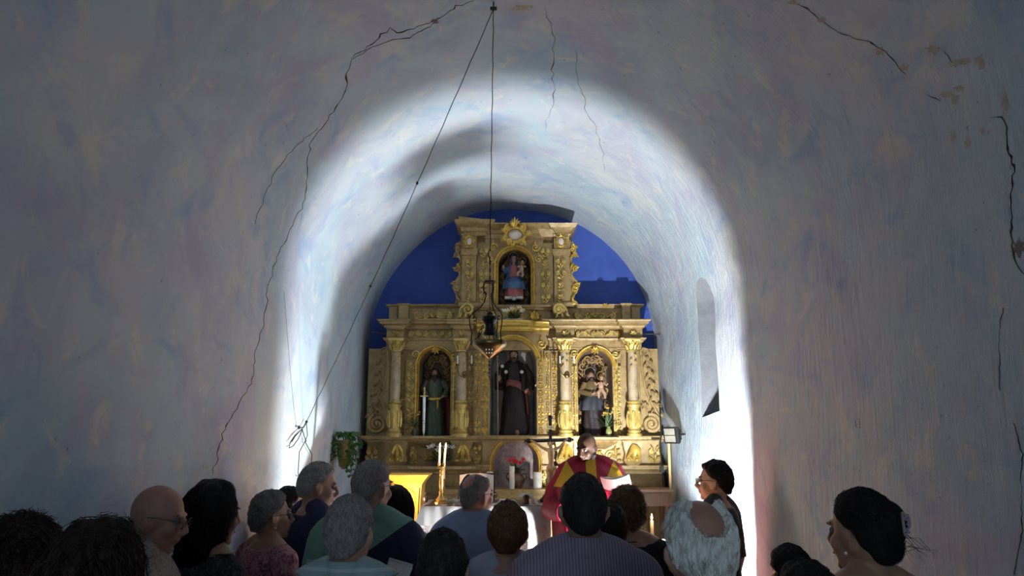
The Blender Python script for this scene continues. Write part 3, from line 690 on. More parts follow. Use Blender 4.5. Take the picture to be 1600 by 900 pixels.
# ------------------------------------------------------------ carved saints
M_FLESH = mat('painted_flesh', (.36,.20,.13), .45, bmp=0, var=.08)
def folded(mb, secs, folds=9, amp=.10, n=48, seed=0, arc=None):
    """draped cloth: secs = (z, cx, cy, rx, ry, fold amount)"""
    rnd = random.Random(seed); ph = [rnd.uniform(0, 6) for _ in range(4)]; rs = []
    for z, cx, cy, a, b_, q in secs:
        ring = []
        for j in range(n):
            t = 2*PI*j/n; k = 1+amp*q*(math.sin(folds*t+ph[0]+z*5)+.5*math.sin(folds*1.7*t//1+ph[1]-z*7) if False else math.sin(folds*t+ph[0]+z*6)*.7+math.sin((folds//2)*t+ph[1]-z*9)*.6)
            ring.append(Vector((cx+a*k*math.cos(t), cy+b_*k*math.sin(t), z)))
        rs.append(ring)
    mb.rings(rs)
def mantle(mb, secs, a0, a1, th=.012, n=26, folds=7, amp=.12, seed=0):
    """open cloak covering the angles a0..a1 (degrees, -90 is the front)"""
    rnd = random.Random(seed); ph = rnd.uniform(0, 6); O = []; I = []
    for z, cx, cy, a, b_, q in secs:
        ro, ri = [], []
        for j in range(n+1):
            t = math.radians(a0+(a1-a0)*j/n); k = 1+amp*q*math.sin(folds*t+ph+z*5)
            ro.append(Vector((cx+a*k*math.cos(t), cy+b_*k*math.sin(t), z))); ri.append(Vector((cx+(a*k-th)*math.cos(t), cy+(b_*k-th)*math.sin(t), z)))
        O.append(ro+ri[::-1])
    mb.rings(O)
def hand(mb, c, d, size=.03, side=1, curl=.6, roll=0):
    """palm, four bent fingers and a thumb; c wrist, d pointing direction"""
    d = Vector(d).normalized(); up = Vector((0,0,1)) if abs(d.z) < .85 else Vector((0,-1,0))
    s_ = d.cross(up).normalized()*side; u = s_.cross(d).normalized()*side
    if roll: q = Quaternion(d, roll); s_ = q @ s_; u = q @ u
    c = Vector(c); L = size*1.0
    mb.tube([c-d*L*.3, c+d*L*.3, c+d*L*1.0, c+d*L*1.25], [L*.30, L*.40, L*.46, L*.38], 8, flat=.55 if abs(d.z) < .85 else .8)
    for k, ln in enumerate((.75, .92, .98, .85)):
        o = s_*L*(.36-.24*k); b0 = c+d*L*1.15+o; b1 = b0+d*L*ln*.5*math.cos(curl*.5)-u*L*ln*.5*math.sin(curl*.5)
        b2 = b1+d*L*ln*.35*math.cos(curl*1.4)-u*L*ln*.35*math.sin(curl*1.4); b3 = b2+d*L*ln*.25*math.cos(curl*2.2)-u*L*ln*.25*math.sin(curl*2.2)
        mb.tube([b0, b1, b2, b3], [L*.125, L*.12, L*.11, L*.085], 6)
    t0 = c+d*L*.35+s_*L*.38; mb.tube([t0, t0+d*L*.35+s_*L*.28-u*L*.1, t0+d*L*.75+s_*L*.30-u*L*.3], [L*.16, L*.14, L*.10], 6)
def head_small(mb, c, r, turn=0, tilt=0):
    """head with brow, nose, chin, ears; looking to -y"""
    M = Matrix.Translation(c) @ Matrix.Rotation(turn, 4, 'Z') @ Matrix.Rotation(tilt, 4, 'X')
    mb.ell((0, 0, 0), (r*.78, r*.95, r), 14, 10, M); mb.ell((0, -r*.25, -r*.45), (r*.55, r*.6, r*.65), 12, 8, M)
    mb.tube([M @ Vector(p) for p in ((0, -r*.85, r*.15), (0, -r*1.12, -r*.22), (0, -r*.88, -r*.3))], [r*.10, r*.17, r*.1], 6)
    mb.ell((0, -r*.74, -r*.9), (r*.24, r*.2, r*.2), 8, 6, M)
    for s in (-1, 1):
        mb.ell((s*r*.8, r*.05, -r*.05), (r*.1, r*.18, r*.28), 8, 6, M); mb.ell((s*r*.3, -r*.84, r*.2), (r*.24, r*.12, r*.08), 8, 6, M)
    mb.ell((0, -r*.86, -r*.55), (r*.26, r*.1, r*.07), 8, 6, M)
    return M
def eyes_small(t, M, r):
    for s in (-1, 1):
        e = MB(); e.ell((s*r*.3, -r*.83, r*.04), (r*.11, r*.07, r*.07), 8, 6, M); e.build('eye', mat('dark_eye', (.02,.015,.012), .2, bmp=0), t)
def base(t, w_, d_, h_, m):
    mb = MB(); mb.stack(-w_, w_, -d_, d_, [(-h_, .01), (-h_*.7, .01), (-h_*.65, 0), (-h_*.2, 0), (0, .008)]); mb.build('plinth', m, t)
M_BLACKR = mat('black_robe', (.013,.008,.007), .45, scale=10, var=.4)
M_DRED = mat('dark_red_cloth', (.11,.018,.016), .5, scale=10)
M_DGREEN = mat('green_robe', (.06,.085,.055), .5, scale=12, var=.4)
M_BROWNH = mat('statue_dark_hair', (.035,.02,.012), .6, scale=50)
M_SILVER = mat('silver_halo', (.75,.73,.68), .3, .7)
M_HALO = mat('gold_halo', (.85,.66,.28), .3, .7)
M_STEEL = mat('blade_steel', (.75,.78,.80), .28, .6, bmp=0)
def scl(h): return Matrix.Scale(h, 4)
M_BLACKR.node_tree.nodes['Principled BSDF'].inputs['Specular IOR Level'].default_value = .25
# --- central saint: black pilgrim habit
h = .95; Yc = 8.18; b0 = P(803, 678, Yc)
t = empty('saint_statue', b0, 'large painted saint in black habit with red sash and staff, in the central niche', 'statue'); S_ = scl(h)
mb = MB(); folded(mb, [(0,0,0,.17,.13,1),(.05,.01,0,.17,.12,1),(.25,.02,0,.155,.11,.8),(.42,.02,0,.14,.10,.6),(.56,.01,0,.125,.09,.4),(.7,0,0,.14,.09,.15),(.79,0,0,.13,.075,0),(.83,0,0,.06,.05,0)], 8, .10, seed=1)
for s in (-1, 1): mb.tube([(s*.11,0,.78),(s*.175,-.02,.66),(s*.17,-.07,.56) if s < 0 else (s*.19,-.05,.58),(s*.17,-.13,.6) if s < 0 else (s*.16,-.12,.52)], [.05,.055,.05,.045], 10)
mb.xf(S_); mb.build('robe', M_BLACKR, t)
mb = MB(); mantle(mb, [(.50,0,0,.21,.13,1),(.62,0,0,.205,.125,.7),(.72,0,0,.18,.11,.4),(.80,0,0,.12,.08,.1),(.84,0,0,.07,.06,0)], -65, 245, seed=2); mb.xf(S_); mb.build('shoulder_cape', M_BLACKR, t)
mb = MB(); mb.tube([(-.13,-.06,.55),(-.05,-.115,.585),(.05,-.115,.56),(.14,-.06,.50),(.19,0,.46)], [.035,.04,.04,.035,.02], 8, flat=.35); mb.tube([(.13,-.08,.5),(.15,-.09,.35),(.16,-.08,.22)], [.03,.03,.025], 8, flat=.5); mb.xf(S_); mb.build('red_sash', M_DRED, t)
mb = MB(); M = head_small(mb, Vector((0,-.02,.90)), .052); mb.tube([(0,0,.8),(0,-.01,.87)], [.03,.03], 8)
hand(mb, (-.17,-.13,.6), (0,-.3,.8), .034, 1, .9); hand(mb, (.155,-.12,.5), (-.3,-.8,-.3), .036, -1, .8)
mb.tube([(.03,-.09,.0),(.035,-.10,.03),(.04,-.14,.012),(.042,-.17,.008)], [.03,.028,.024,.012], 8)
mb.xf(S_); mb.build('body', M_FLESH, t)
mb = MB(); mb.ell((0,.01,.92), (.054,.052,.056), 12, 8); mb.ell((0,-.055,.845), (.035,.03,.035), 10, 6); mb.tube([(-.04,-.03,.9),(-.045,-.03,.86),(-.02,-.06,.845)], [.014,.016,.014], 6); mb.tube([(.04,-.03,.9),(.045,-.03,.86),(.02,-.06,.845)], [.014,.016,.014], 6); mb.xf(S_); mb.build('hair_and_beard', M_BROWNH, t)
mb = MB(); mb.lathe([(.01,0),(.085,.006),(.09,.012),(.08,.016),(.02,.02)], (0,0,0), 24, Matrix.Translation((0,.025,.945)) @ Matrix.Rotation(math.radians(72), 4, 'X')); mb.xf(S_); mb.build('round_hat', mat('grey_hat', (.16,.15,.13), .4, .4), t)
mb = MB(); mb.tube([(-.18,-.17,.0),(-.185,-.165,.55),(-.19,-.16,.86)], .008, 8); mb.ell((-.19,-.16,.87), (.014,.014,.014), 8, 6); mb.xf(S_); mb.build('staff', mat('staff_wood', (.25,.15,.07), .5), t)
mb = MB(); mb.box(.10,.155,-.17,-.155,.5,.6, Matrix.Rotation(math.radians(35), 4, 'Y')@Matrix.Translation((-.26,0,.02))); mb.v=[(x+.07,y,z+.02) for x,y,z in mb.v]; mb.xf(S_); mb.build('open_book', mat('old_paper', (.75,.66,.48), .6), t)
for q in ((-.09,-.105,.70),(.09,-.108,.70),(-.135,-.07,.77)):
    mb = MB(); mb.lathe([(.001,0),(.022,.002),(.018,.010),(.001,.014)], (0,0,0), 12, Matrix.Translation(q) @ Matrix.Rotation(math.radians(90), 4, 'X')); mb.xf(S_); mb.build('shell_badge', M_SILVER, t)
eyes_small(t, S_ @ M, .052); base(t, .15, .13, .03, M_BLACKR)
# --- left saint with the sword
h = .74; b0 = P(678, 680, 8.2); b0.z += .0
t = empty('saint_statue', b0, 'painted saint in green robe resting on a long sword, in the left niche', 'statue'); S_ = scl(h)
mb = MB(); folded(mb, [(0,0,0,.15,.12,1),(.05,0,0,.15,.11,1),(.3,0,0,.13,.10,.8),(.5,0,0,.11,.085,.4),(.6,0,0,.105,.08,.2),(.72,0,0,.13,.085,.1),(.80,0,0,.125,.07,0),(.84,0,0,.05,.045,0)], 9, .10, seed=4)
mb.tube([(-.11,0,.79),(-.18,-.02,.66),(-.12,-.13,.60)], [.05,.05,.042], 10); mb.tube([(.11,0,.79),(.19,-.01,.66),(.16,-.12,.58)], [.05,.05,.042], 10)
mb.xf(S_); mb.build('robe', M_DGREEN, t)
mb = MB(); mantle(mb, [(.02,.03,.02,.27,.12,1),(.25,.03,.02,.26,.13,1),(.5,.02,.02,.24,.12,.8),(.7,.01,.01,.19,.10,.4),(.8,0,.01,.14,.085,.1),(.84,0,.01,.08,.06,0)], -40, 225, seed=5); mb.xf(S_); mb.build('mantle', M_DRED, t)
mb = MB(); mb.tube([(-.09,-.075,.53),(0,-.1,.52),(.09,-.075,.53)], [.02,.022,.02], 8, flat=.5); mb.tube([(.05,-.1,.52),(.06,-.11,.44),(.05,-.11,.38)], [.015,.015,.01], 6); mb.xf(S_); mb.build('belt', M_GOLD, t)
mb = MB(); M = head_small(mb, Vector((0,-.02,.905)), .055); mb.tube([(0,0,.81),(0,-.01,.87)], [.03,.03], 8); hand(mb, (-.11,-.14,.60), (-.1,-.6,.3), .038, 1, 1.1); hand(mb, (.15,-.13,.57), (-.4,-.6,-.2), .036, -1, .7); mb.xf(S_); mb.build('body', M_FLESH, t)
mb = MB(); mb.ell((0,.012,.925), (.06,.055,.062), 12, 8)
for s in (-1, 1): mb.tube([(s*.045,-.01,.93),(s*.06,0,.88),(s*.058,.01,.83)], [.022,.024,.016], 8)
mb.tube([(0,-.06,.872),(0,-.072,.83),(0,-.07,.775)], [.035,.038,.012], 8); mb.xf(S_); mb.build('hair_and_beard', M_BROWNH, t)
mb = MB(); mb.rings([[Vector((-.13+a, -.20+b_, z)) for a, b_ in ((-w_,0),(0,-.006),(w_,0),(0,.006))] for z, w_ in ((.0,.006),(.05,.019),(.555,.022))]); mb.xf(S_); sw = mb.build('sword_blade', M_STEEL, t)
mb = MB(); mb.tube([(-.19,-.2,.56),(-.13,-.2,.565),(-.07,-.2,.56)], [.010,.013,.010], 8); mb.tube([(-.13,-.2,.56),(-.13,-.2,.66)], .012, 8); mb.ell((-.13,-.2,.675), (.02,.02,.02), 10, 6); mb.xf(S_); mb.build('sword_hilt', M_HALO, t)
eyes_small(t, S_ @ M, .055); base(t, .14, .12, .02, M_BLACKR)
# --- right saint carrying the child
h = .72; b0 = P(927, 681, 8.2)
t = empty('saint_statue', b0, 'painted haloed saint in plum robe carrying a haloed child, in the right niche', 'statue'); S_ = scl(h)
M_VIO = mat('plum_robe', (.022,.012,.013), .45, scale=10, var=.4)
mb = MB(); folded(mb, [(0,0,0,.16,.12,1),(.05,0,0,.16,.11,1),(.3,-.01,0,.14,.10,.9),(.5,0,0,.12,.09,.5),(.6,0,0,.115,.085,.2)], 8, .12, seed=7); mb.xf(S_); mb.build('robe', M_VIO, t)
mb = MB(); folded(mb, [(.52,0,0,.12,.09,.6),(.62,0,0,.12,.09,.3),(.72,0,0,.135,.085,.1),(.80,0,0,.12,.07,0),(.84,0,0,.05,.045,0)], 8, .06, seed=8)
mb.tube([(-.11,0,.79),(-.17,-.03,.66),(-.03,-.14,.62)], [.05,.055,.042], 10); mb.tube([(.11,0,.79),(.17,-.03,.66),(.09,-.14,.62)], [.05,.05,.04], 10); mb.xf(S_); mb.build('tunic', mat('olive_gold_tunic', (.13,.085,.035), .5), t)
mb = MB(); mantle(mb, [(.38,-.03,0,.19,.14,1),(.5,-.02,0,.18,.135,.8),(.56,0,0,.15,.11,.4),(.59,0,0,.13,.10,.1)], -170, 20, seed=9); mb.xf(S_); mb.build('sash_mantle', mat('grey_blue_mantle', (.035,.036,.045), .6), t)
mb = MB(); M = head_small(mb, Vector((-.02,-.02,.905)), .055, .2); mb.tube([(0,0,.81),(-.01,-.01,.87)], [.03,.03], 8); hand(mb, (-.02,-.15,.62), (.6,-.3,.4), .038, 1, .8); hand(mb, (.09,-.15,.6), (-.5,-.4,.2), .036, -1, .7)
for s in (-1, 1): mb.tube([(s*.06,-.09,0),(s*.065,-.13,.01),(s*.07,-.17,.006)], [.025,.024,.012], 8)
mb.xf(S_); mb.build('body', M_FLESH, t)
mb = MB(); mb.ell((-.02,.012,.925), (.06,.055,.06), 12, 8)
for s in (-1, 1): mb.tube([(-.02+s*.045,-.01,.93),(-.02+s*.06,0,.88),(-.02+s*.055,.01,.84)], [.022,.022,.014], 8)
mb.ell((-.015,-.06,.855), (.034,.028,.034), 8, 6); mb.xf(S_); mb.build('hair_and_beard', M_BROWNH, t)
def halo(t, c, r, th, m, S_=Matrix.Identity(4)):
    mb = MB(); mb.tube([(c[0]+r*math.cos(2*PI*k/28), c[1], c[2]+r*math.sin(2*PI*k/28)) for k in range(28)], th, 8, flat=.4, closed=True); mb.xf(S_); return mb.build('halo', m, t)
halo(t, (-.03,.03,.955), .085, .014, M_SILVER, S_)
eyes_small(t, S_ @ M, .055)
mb = MB(); M = head_small(mb, Vector((.13,-.12,.87)), .04, -.2); mb.ell((.12,-.12,.74), (.045,.04,.075), 10, 8); mb.tube([(.12,-.13,.70),(.07,-.17,.64),(.08,-.18,.56)], [.028,.026,.014], 8); mb.tube([(.13,-.13,.69),(.17,-.17,.62),(.17,-.18,.55)], [.028,.026,.014], 8)
mb.tube([(.085,-.13,.79),(.04,-.16,.76),(.02,-.17,.80)], [.018,.016,.012], 6); mb.tube([(.16,-.13,.79),(.20,-.16,.75),(.22,-.18,.78)], [.018,.016,.012], 6); mb.xf(S_); ch = mb.build('child', mat('child_flesh', (.40,.24,.16), .45, bmp=0), t)
mb = MB(); mb.ell((.13,-.11,.885), (.043,.045,.042), 10, 8); mb.xf(S_); mb.build('child_hair', mat('child_brown_hair', (.16,.08,.03), .6), t); halo(t, (.13,-.09,.90), .066, .013, M_HALO, S_)
base(t, .15, .12, .02, M_BLACKR)
# --- enthroned figure at the top
b0 = P(803, 470, 8.15); t = empty('seated_statue', b0, 'small seated haloed figure in blue mantle with a child, in the top niche', 'statue'); S_ = scl(.56)
M_BLUE = mat('blue_mantle', (.05,.11,.22), .45, var=.35, scale=14); M_PINK = mat('pink_gown', (.34,.10,.09), .5, var=.3)
mb = MB(); folded(mb, [(.03,0,-.02,.18,.16,1),(.15,0,-.02,.17,.15,1),(.32,0,-.04,.16,.16,.5),(.40,0,-.02,.14,.13,.3),(.5,0,.02,.11,.08,.1),(.68,0,.02,.125,.075,0),(.74,0,.02,.05,.045,0)], 7, .13, seed=12); mb.xf(S_); mb.build('gown', M_PINK, t)
mb = MB(); mantle(mb, [(.22,0,-.03,.22,.20,1),(.34,0,-.04,.21,.20,.8),(.42,0,-.02,.17,.15,.5),(.47,0,0,.13,.11,.2)], -185, 5, seed=13, amp=.08); mantle(mb, [(.42,0,.02,.17,.12,.4),(.6,0,.02,.15,.10,.3),(.7,0,.02,.13,.09,.1),(.78,0,.02,.075,.07,0),(.9,0,.01,.07,.075,0),(.955,0,.01,.03,.03,0)], -55, 235, seed=14)
mb.tube([(-.11,.01,.68),(-.18,-.04,.58),(-.20,-.14,.62)], [.05,.045,.035], 10); mb.tube([(.11,.01,.68),(.17,-.04,.52),(.12,-.14,.50)], [.05,.045,.035], 10); mb.xf(S_); mb.build('blue_mantle', M_BLUE, t)
mb = MB(); M = head_small(mb, Vector((0,-.01,.86)), .062); mb.tube([(0,.01,.72),(0,0,.8)], [.03,.03], 8); hand(mb, (-.20,-.15,.62), (-.2,-.4,.8), .04, 1, .5); hand(mb, (.12,-.15,.5), (-.5,-.4,.2), .04, -1, .6)
for s in (-1, 1): mb.tube([(s*.06,-.14,.03),(s*.06,-.20,.02)], [.03,.018], 8)
mb.xf(S_); mb.build('body', M_FLESH, t); eyes_small(t, S_ @ M, .062)
mb = MB(); head_small(mb, Vector((.17,-.13,.76)), .045, -.2); mb.ell((.15,-.13,.63), (.05,.045,.085), 10, 8); mb.tube([(.14,-.14,.58),(.08,-.2,.53),(.07,-.22,.46)], [.03,.028,.015], 8); mb.tube([(.16,-.14,.58),(.18,-.2,.5),(.16,-.22,.44)], [.03,.028,.015], 8); mb.tube([(.11,-.14,.68),(.06,-.19,.65)], [.02,.014], 6); mb.tube([(.19,-.14,.68),(.24,-.18,.66)], [.02,.014], 6); mb.xf(S_); mb.build('child', mat('child_flesh', (.6,.38,.26), .45), t)
halo(t, (-.01,.04,.91), .10, .018, M_HALO, S_); halo(t, (.17,-.09,.80), .072, .015, M_HALO, S_)
mb = MB(); mb.box(-.17,.17,-.14,.16,.0,.02); mb.stack(-.14,.14,-.10,.12,[(-.0,0),(.02,0),(.2,-.01),(.21,-.06)]); mb.tube([(-.2,-.22,.62),(-.21,-.22,.3)], .004, 6); mb.xf(S_); mb.build('throne_seat', M_DARKNICHE, t)
mb = MB()
for s in (-1, 1): mb.stack(min(s*.05, s*.17), max(s*.05, s*.17), -.25, -.15, [(0,0),(.01,.01),(.035,.01),(.045,0)])
mb.ell((0,-.2,.01), (.05,.05,.04), 10, 6); mb.xf(S_); mb.build('cloud_base', mat('pale_carved_base', (.45,.44,.38), .5), t)

# ------------------------------------------------------------ flowers, jars and pots on the altarpiece
M_STEM = mat('stem_green', (.05,.13,.03), .6, bmp=0); M_LEAFD = mat('leaf_green', (.05,.09,.025), .5, var=.4, scale=30)
def leaf_card(mb, p, d, L, wd, up=Vector((0,0,1)), fold=.25):
    d = Vector(d).normalized(); s = d.cross(up); s = s.normalized() if s.length > .01 else Vector((1,0,0)); u = s.cross(d).normalized()
    cs, ls, rs_ = [], [], []
    for t, q in ((0,.05),(.3,.85),(.6,.8),(.85,.4),(1,.02)):
        c = Vector(p)+d*L*t-u*L*.25*t*t; cs.append(c); ls.append(c+s*wd*q+u*wd*fold*q); rs_.append(c-s*wd*q+u*wd*fold*q)
    n = len(cs); th = Vector((0,0,0))
    vs = ls+cs+rs_+[c-u*.0015 for c in ls+cs+rs_]; fs = []
    for i in range(n-1):
        for a in (0, n): fs.append((a+i, a+i+1, a+n+i+1, a+n+i)); fs.append((3*n+a+i, 3*n+a+n+i, 3*n+a+n+i+1, 3*n+a+i+1))
    mb.add(vs, fs)
def bloom(mb, p, d, r, n=6, open_=.9):
    d = Vector(d).normalized(); a = d.orthogonal().normalized(); b_ = d.cross(a)
    for k in range(n):
        t = 2*PI*k/n; o = a*math.cos(t)+b_*math.sin(t)
        mb.tube([p, Vector(p)+d*r*.6+o*r*.35, Vector(p)+d*r*.9+o*r*open_], [r*.1, r*.26, r*.08], 6, flat=.4)
def bouquet(name, label, loc, n, H, spread, colour, r, potm, leafn=14, seed=1, jug=None, petals=6):
    rnd = random.Random(seed); t = empty(name, loc, label, 'flowers'); mb = MB()
    if jug: mb.lathe(jug, (0,0,0), 18)
    else: mb.stack(-spread*.8, spread*.8, -.03, .03, [(0,-.004),(.05,0),(.055,.004)])
    z0 = max(z for r_, z in jug) if jug else .05
    mb.build('vase', potm, t)
    g = MB()
    for k in range(leafn):
        a = rnd.uniform(0, 2*PI); e = rnd.uniform(.1, 1.2); d = Vector((math.cos(a)*math.cos(e), math.sin(a)*math.cos(e)*.7, math.sin(e)))
        leaf_card(g, (rnd.uniform(-1,1)*spread*.4, 0, z0), d, H*rnd.uniform(.5, .9), r*.45)
    fl = []
    for k in range(n):
        x = spread*((k+.5)/n*2-1)+rnd.uniform(-.2,.2)*spread; q = Vector((x, rnd.uniform(-.03,.01), z0+H*rnd.uniform(.6, 1)))
        g.tube([(x*.3, 0, z0-.01), q*.6+Vector((0,0,z0*.4)), q], .0025, 5); fl.append(q)
    g.build('foliage', M_LEAFD, t)
    for k, q in enumerate(fl):
        f_ = MB(); bloom(f_, q-Vector((0,0,.01)), (rnd.uniform(-.5,.5), -1, .6), r, petals); f_.build('blossom', colour[k % len(colour)], t)
    return t
M_WHITE = mat('white_petal', (.72,.70,.62), .5, bmp=0); M_YEL = mat('yellow_petal', (.75,.50,.08), .5, bmp=0); M_REDP = mat('red_petal', (.60,.03,.03), .5, bmp=0)
zt = rz(497, 7.95)
bouquet('flower_box', 'box of white and yellow flowers below the top niche', (rx(803, 497, 7.93), 7.90, rz(503, 7.90)-.02), 10, .13, .12, [M_WHITE, M_YEL], .036, mat('pale_box', (.55,.52,.45), .6), 34, 3)
bouquet('yellow_sprays', 'vase of yellow sprays beside the sword saint, in the left niche', (rx(648, 675, 8.0), 7.99, rz(683, 8.0)+.01), 9, .17, .055, [M_YEL], .014, mat('dark_jar', (.06,.05,.04), .3), 16, 4, [(.02,0),(.032,.03),(.03,.06),(.014,.09),(.018,.10)], 5)
bouquet('yellow_sprays', 'vase of yellow sprays beside the saint with the child, in the right niche', (rx(951, 675, 8.0), 7.99, rz(683, 8.0)+.01), 12, .20, .075, [M_YEL], .018, mat('olive_glass', (.25,.25,.08), .2), 20, 5, [(.02,0),(.034,.03),(.03,.065),(.015,.09),(.018,.10)], 5)
bouquet('lily_bouquet', 'white lilies and greenery standing on the ledge behind the lit candles', (rx(689, 740, 7.92), 7.90, rz(728, 7.93)-.0), 7, .17, .13, [M_WHITE], .038, mat('dark_jar', (.06,.05,.04), .3), 34, 6)
bouquet('green_bouquet', 'green bouquet on the ledge beside the priest', (rx(899, 740, 7.92), 7.90, rz(728, 7.93)), 4, .13, .06, [M_WHITE], .025, mat('dark_jar', (.06,.05,.04), .3), 22, 7)
mbl = MB(); mbl.box(rx(640, 728, 7.95), rx(745, 728, 7.95), 7.83, 8.02, rz(728, 7.93)-.03, rz(728, 7.93)); rbuild(mbl, 'ledge', M_OCHRE)
mbl = MB(); mbl.box(rx(868, 728, 7.95), rx(935, 728, 7.95), 7.83, 8.02, rz(728, 7.93)-.03, rz(728, 7.93)); rbuild(mbl, 'ledge', M_OCHRE)
jugp = [(.05,0),(.055,.01),(.085,.06),(.09,.09),(.06,.13),(.04,.15),(.055,.17)]
t = bouquet('red_flowers', 'red flowers in a two-handled brown jug in front of the mauve niche', (rx(807, 760, 7.86), 7.88, SHZ), 8, .13, .08, [M_REDP], .032, mat('brown_glazed_jug', (.10,.05,.03), .25), 18, 8, jugp, 7)
for s in (-1, 1):
    mb = MB(); mb.tube([(s*.055,0,.14),(s*.095,0,.145),(s*.105,0,.11),(s*.085,0,.08)], .008, 8); mb.build('handle', MATS['brown_glazed_jug'], t)
M_WAX = mat('wax', (.75,.70,.60), .45, bmp=0)
M_FLAME = mat('flame', (1,.7,.3), .5, bmp=0, emit=((1,.72,.35), 14))
def candle(name, loc, r, H, label, lit=False, m=M_WAX, group=None, power=.8):
    t = empty(name, loc, label, 'candle', group); mb = MB(); mb.lathe([(r, 0), (r, H-.004), (r*.85, H), (r*.3, H-.003)], (0,0,0), 18); mb.build('wax', m, t)
    mb = MB(); mb.tube([(0,0,H-.004),(0,0,H+.008)], .0015, 6); mb.build('wick', mat('wick', (.02,.02,.02), .9, bmp=0), t)
    if lit:
        mb = MB(); mb.lathe([(.0008,0),(.005,.006),(.0065,.013),(.004,.024),(.0006,.038)], (0,0,H+.003), 12); mb.build('flame', M_FLAME, t)
        d = bpy.data.lights.new('candle_light', 'POINT'); d.energy = power; d.color = (1,.55,.22); d.shadow_soft_size = .012
        l = bpy.data.objects.new('candle_light', d); COL.objects.link(l); l.location = (0,-.012,H+.03); l.parent = t
    return t
candle('pillar_candle', (rx(800, 760, 7.78), 7.78, SHZ), .028, .225, 'tall cream pillar candle on the shelf in front of the jug of red flowers')
candle('pillar_candle', (rx(840, 760, 7.8), 7.80, SHZ), .045, .165, 'short thick white pillar candle on the shelf right of the mauve niche')
candle('pillar_candle', (rx(765, 760, 7.8), 7.80, SHZ), .035, .17, 'cream pillar candle behind the missal on the shelf')
zz = rz(728, 7.93)
for k, (x, lab) in enumerate(((899, 'left of the two lit white candles beside the priest'), (905, 'right of the two lit white candles beside the priest'))):
    candle('taper_candle', (P(x, 700, 7.86).x, 7.86, zz), .014, .235-.02*k, lab, True, group=None, power=.6)

# ------------------------------------------------------------ the altar table and what stands on it
AZ = .25+1.045; AY0, AY1 = 5.72, 6.22; AX0, AX1 = P(659, 790, AY0).x, P(860, 790, AY0).x
M_LINEN = mat('white_linen', (.38,.365,.36), .75, scale=4, var=.06, bmp=.1, bd=.01)
AZ = P(700, 790, AY0).z
t = empty('altar_table', ((AX0+AX1)/2, (AY0+AY1)/2, .25), 'long altar table on the step, hidden under its white cloth', 'altar')
o_ = Vector(t.location)
mb = MB(); mb.box(AX0+.02-o_.x, AX1-.02-o_.x, -.25, .25, AZ-.29, AZ-.25)
mb.build('table_top', mat('dark_wood', (.09,.05,.03), .5), t)
for sx in (AX0+.1, AX1-.1):
    mb = MB(); mb.box(sx-.06-o_.x, sx+.06-o_.x, -.2, .2, 0, AZ-.29); mb.build('leg', MATS['dark_wood'], t, smooth=0)
# cloth: top sheet plus hanging front and ends with folds; lace border with a scalloped hem
def cloth():
    mb = MB(); nx = 110; hang0, hang1 = .135, .37; rows = []
    def wav(u, k): return .010*k*(math.sin(u*38)+.6*math.sin(u*61+1))
    path = [(AY1, AZ, 0), ((AY0+AY1)/2, AZ, 0), (AY0+.01, AZ, 0), (AY0-.008, AZ-.006, .1), (AY0-.02, AZ-.06, .4), (AY0-.026, AZ-.14, .8)]
    for y, z, k in path: rows.append([Vector((AX0+(AX1-AX0)*i/nx - k*.06*(1 if i == 0 else 0), y-wav(i/nx, k), z+.004*noise.noise(Vector((i*.2, y*9, 0))))) for i in range(nx+1)])
    K = nx+1; vs = [p for r in rows for p in r]; fs = [(a*K+i, a*K+i+1, (a+1)*K+i+1, (a+1)*K+i) for a in range(len(rows)-1) for i in range(nx)]
    mb.add(vs, fs)
    for X, s in ((AX0, -1), (AX1, 1)):   # the ends
        ny = 14; rows = []
        for z, o in ((AZ, 0), (AZ-.05, .02), (AZ-.2, .05), (AZ-.36, .085)):
            rows.append([Vector((X+s*(o+.008*math.sin(j*1.1)*min(1, (AZ-z)*5)), AY0+(AY1-AY0)*j/ny - (.02 if j == 0 else 0)*min(1, (AZ-z)*6), z)) for j in range(ny+1)])
        K = ny+1; mb.add([p for r in rows for p in r], [(a*K+i, a*K+i+1, (a+1)*K+i+1, (a+1)*K+i) for a in range(3) for i in range(ny)])
    return mb
cl = cloth().build('altar_cloth', M_LINEN, smooth=60); tag(cl, 'white linen cloth spread over the altar table', 'cloth')
lm, nt, b = node_mat('lace'); v = coords(nt, (1,1,1)); vo = N(nt, 'ShaderNodeTexVoronoi'); vo.inputs['Scale'].default_value = 42; nt.links.new(v, vo.inputs['Vector'])
big = nz(nt, v, 11, 3, .6)
mk = ramp(nt, big, [(.45, (0,0,0)), (.55, (1,1,1))])
holes = ramp(nt, vo.outputs['Distance'], [(.2, (.22,.14,.12)), (.45, (.38,.33,.31))])
nt.links.new(mix(nt, mk, (.38,.33,.31), holes), b.inputs['Base Color']); b.inputs['Roughness'].default_value = .8
mb = MB(); nx = 260; rows = []
for k in range(7):
    f = k/6; row = []
    for i in range(nx+1):
        u = i/nx; hem = abs(((u*46) % 1)-.5)*.035; z = AZ-.138-f*.235+ (hem if k == 6 else 0)
        row.append(Vector((AX0-.04+(AX1-AX0+.04)*u-f*.04*(1-u), AY0-.028-.010*(.8+f*.5)*(math.sin(u*38)+.6*math.sin(u*61+1)), z)))
    rows.append(row)
K = nx+1; mb.add([p for r in rows for p in r], [(a*K+i, a*K+i+1, (a+1)*K+i+1, (a+1)*K+i) for a in range(6) for i in range(nx)])
o_ = mb.build('lace_border', lm, cl, smooth=60)
mb = MB(); mb.box(AX0+.05, AX1-.03, AY0+.012, AY0+.04, .25, AZ-.26); o_ = mb.build('altar_frontal', mat('red_frontal', (.36,.05,.03), .8, scale=20), smooth=30); tag(o_, 'red cloth frontal hanging under the lace hem of the altar', 'cloth')
def on_altar(px, y=5.95): return Vector((P(px, 785, y).x, y, AZ+.003))
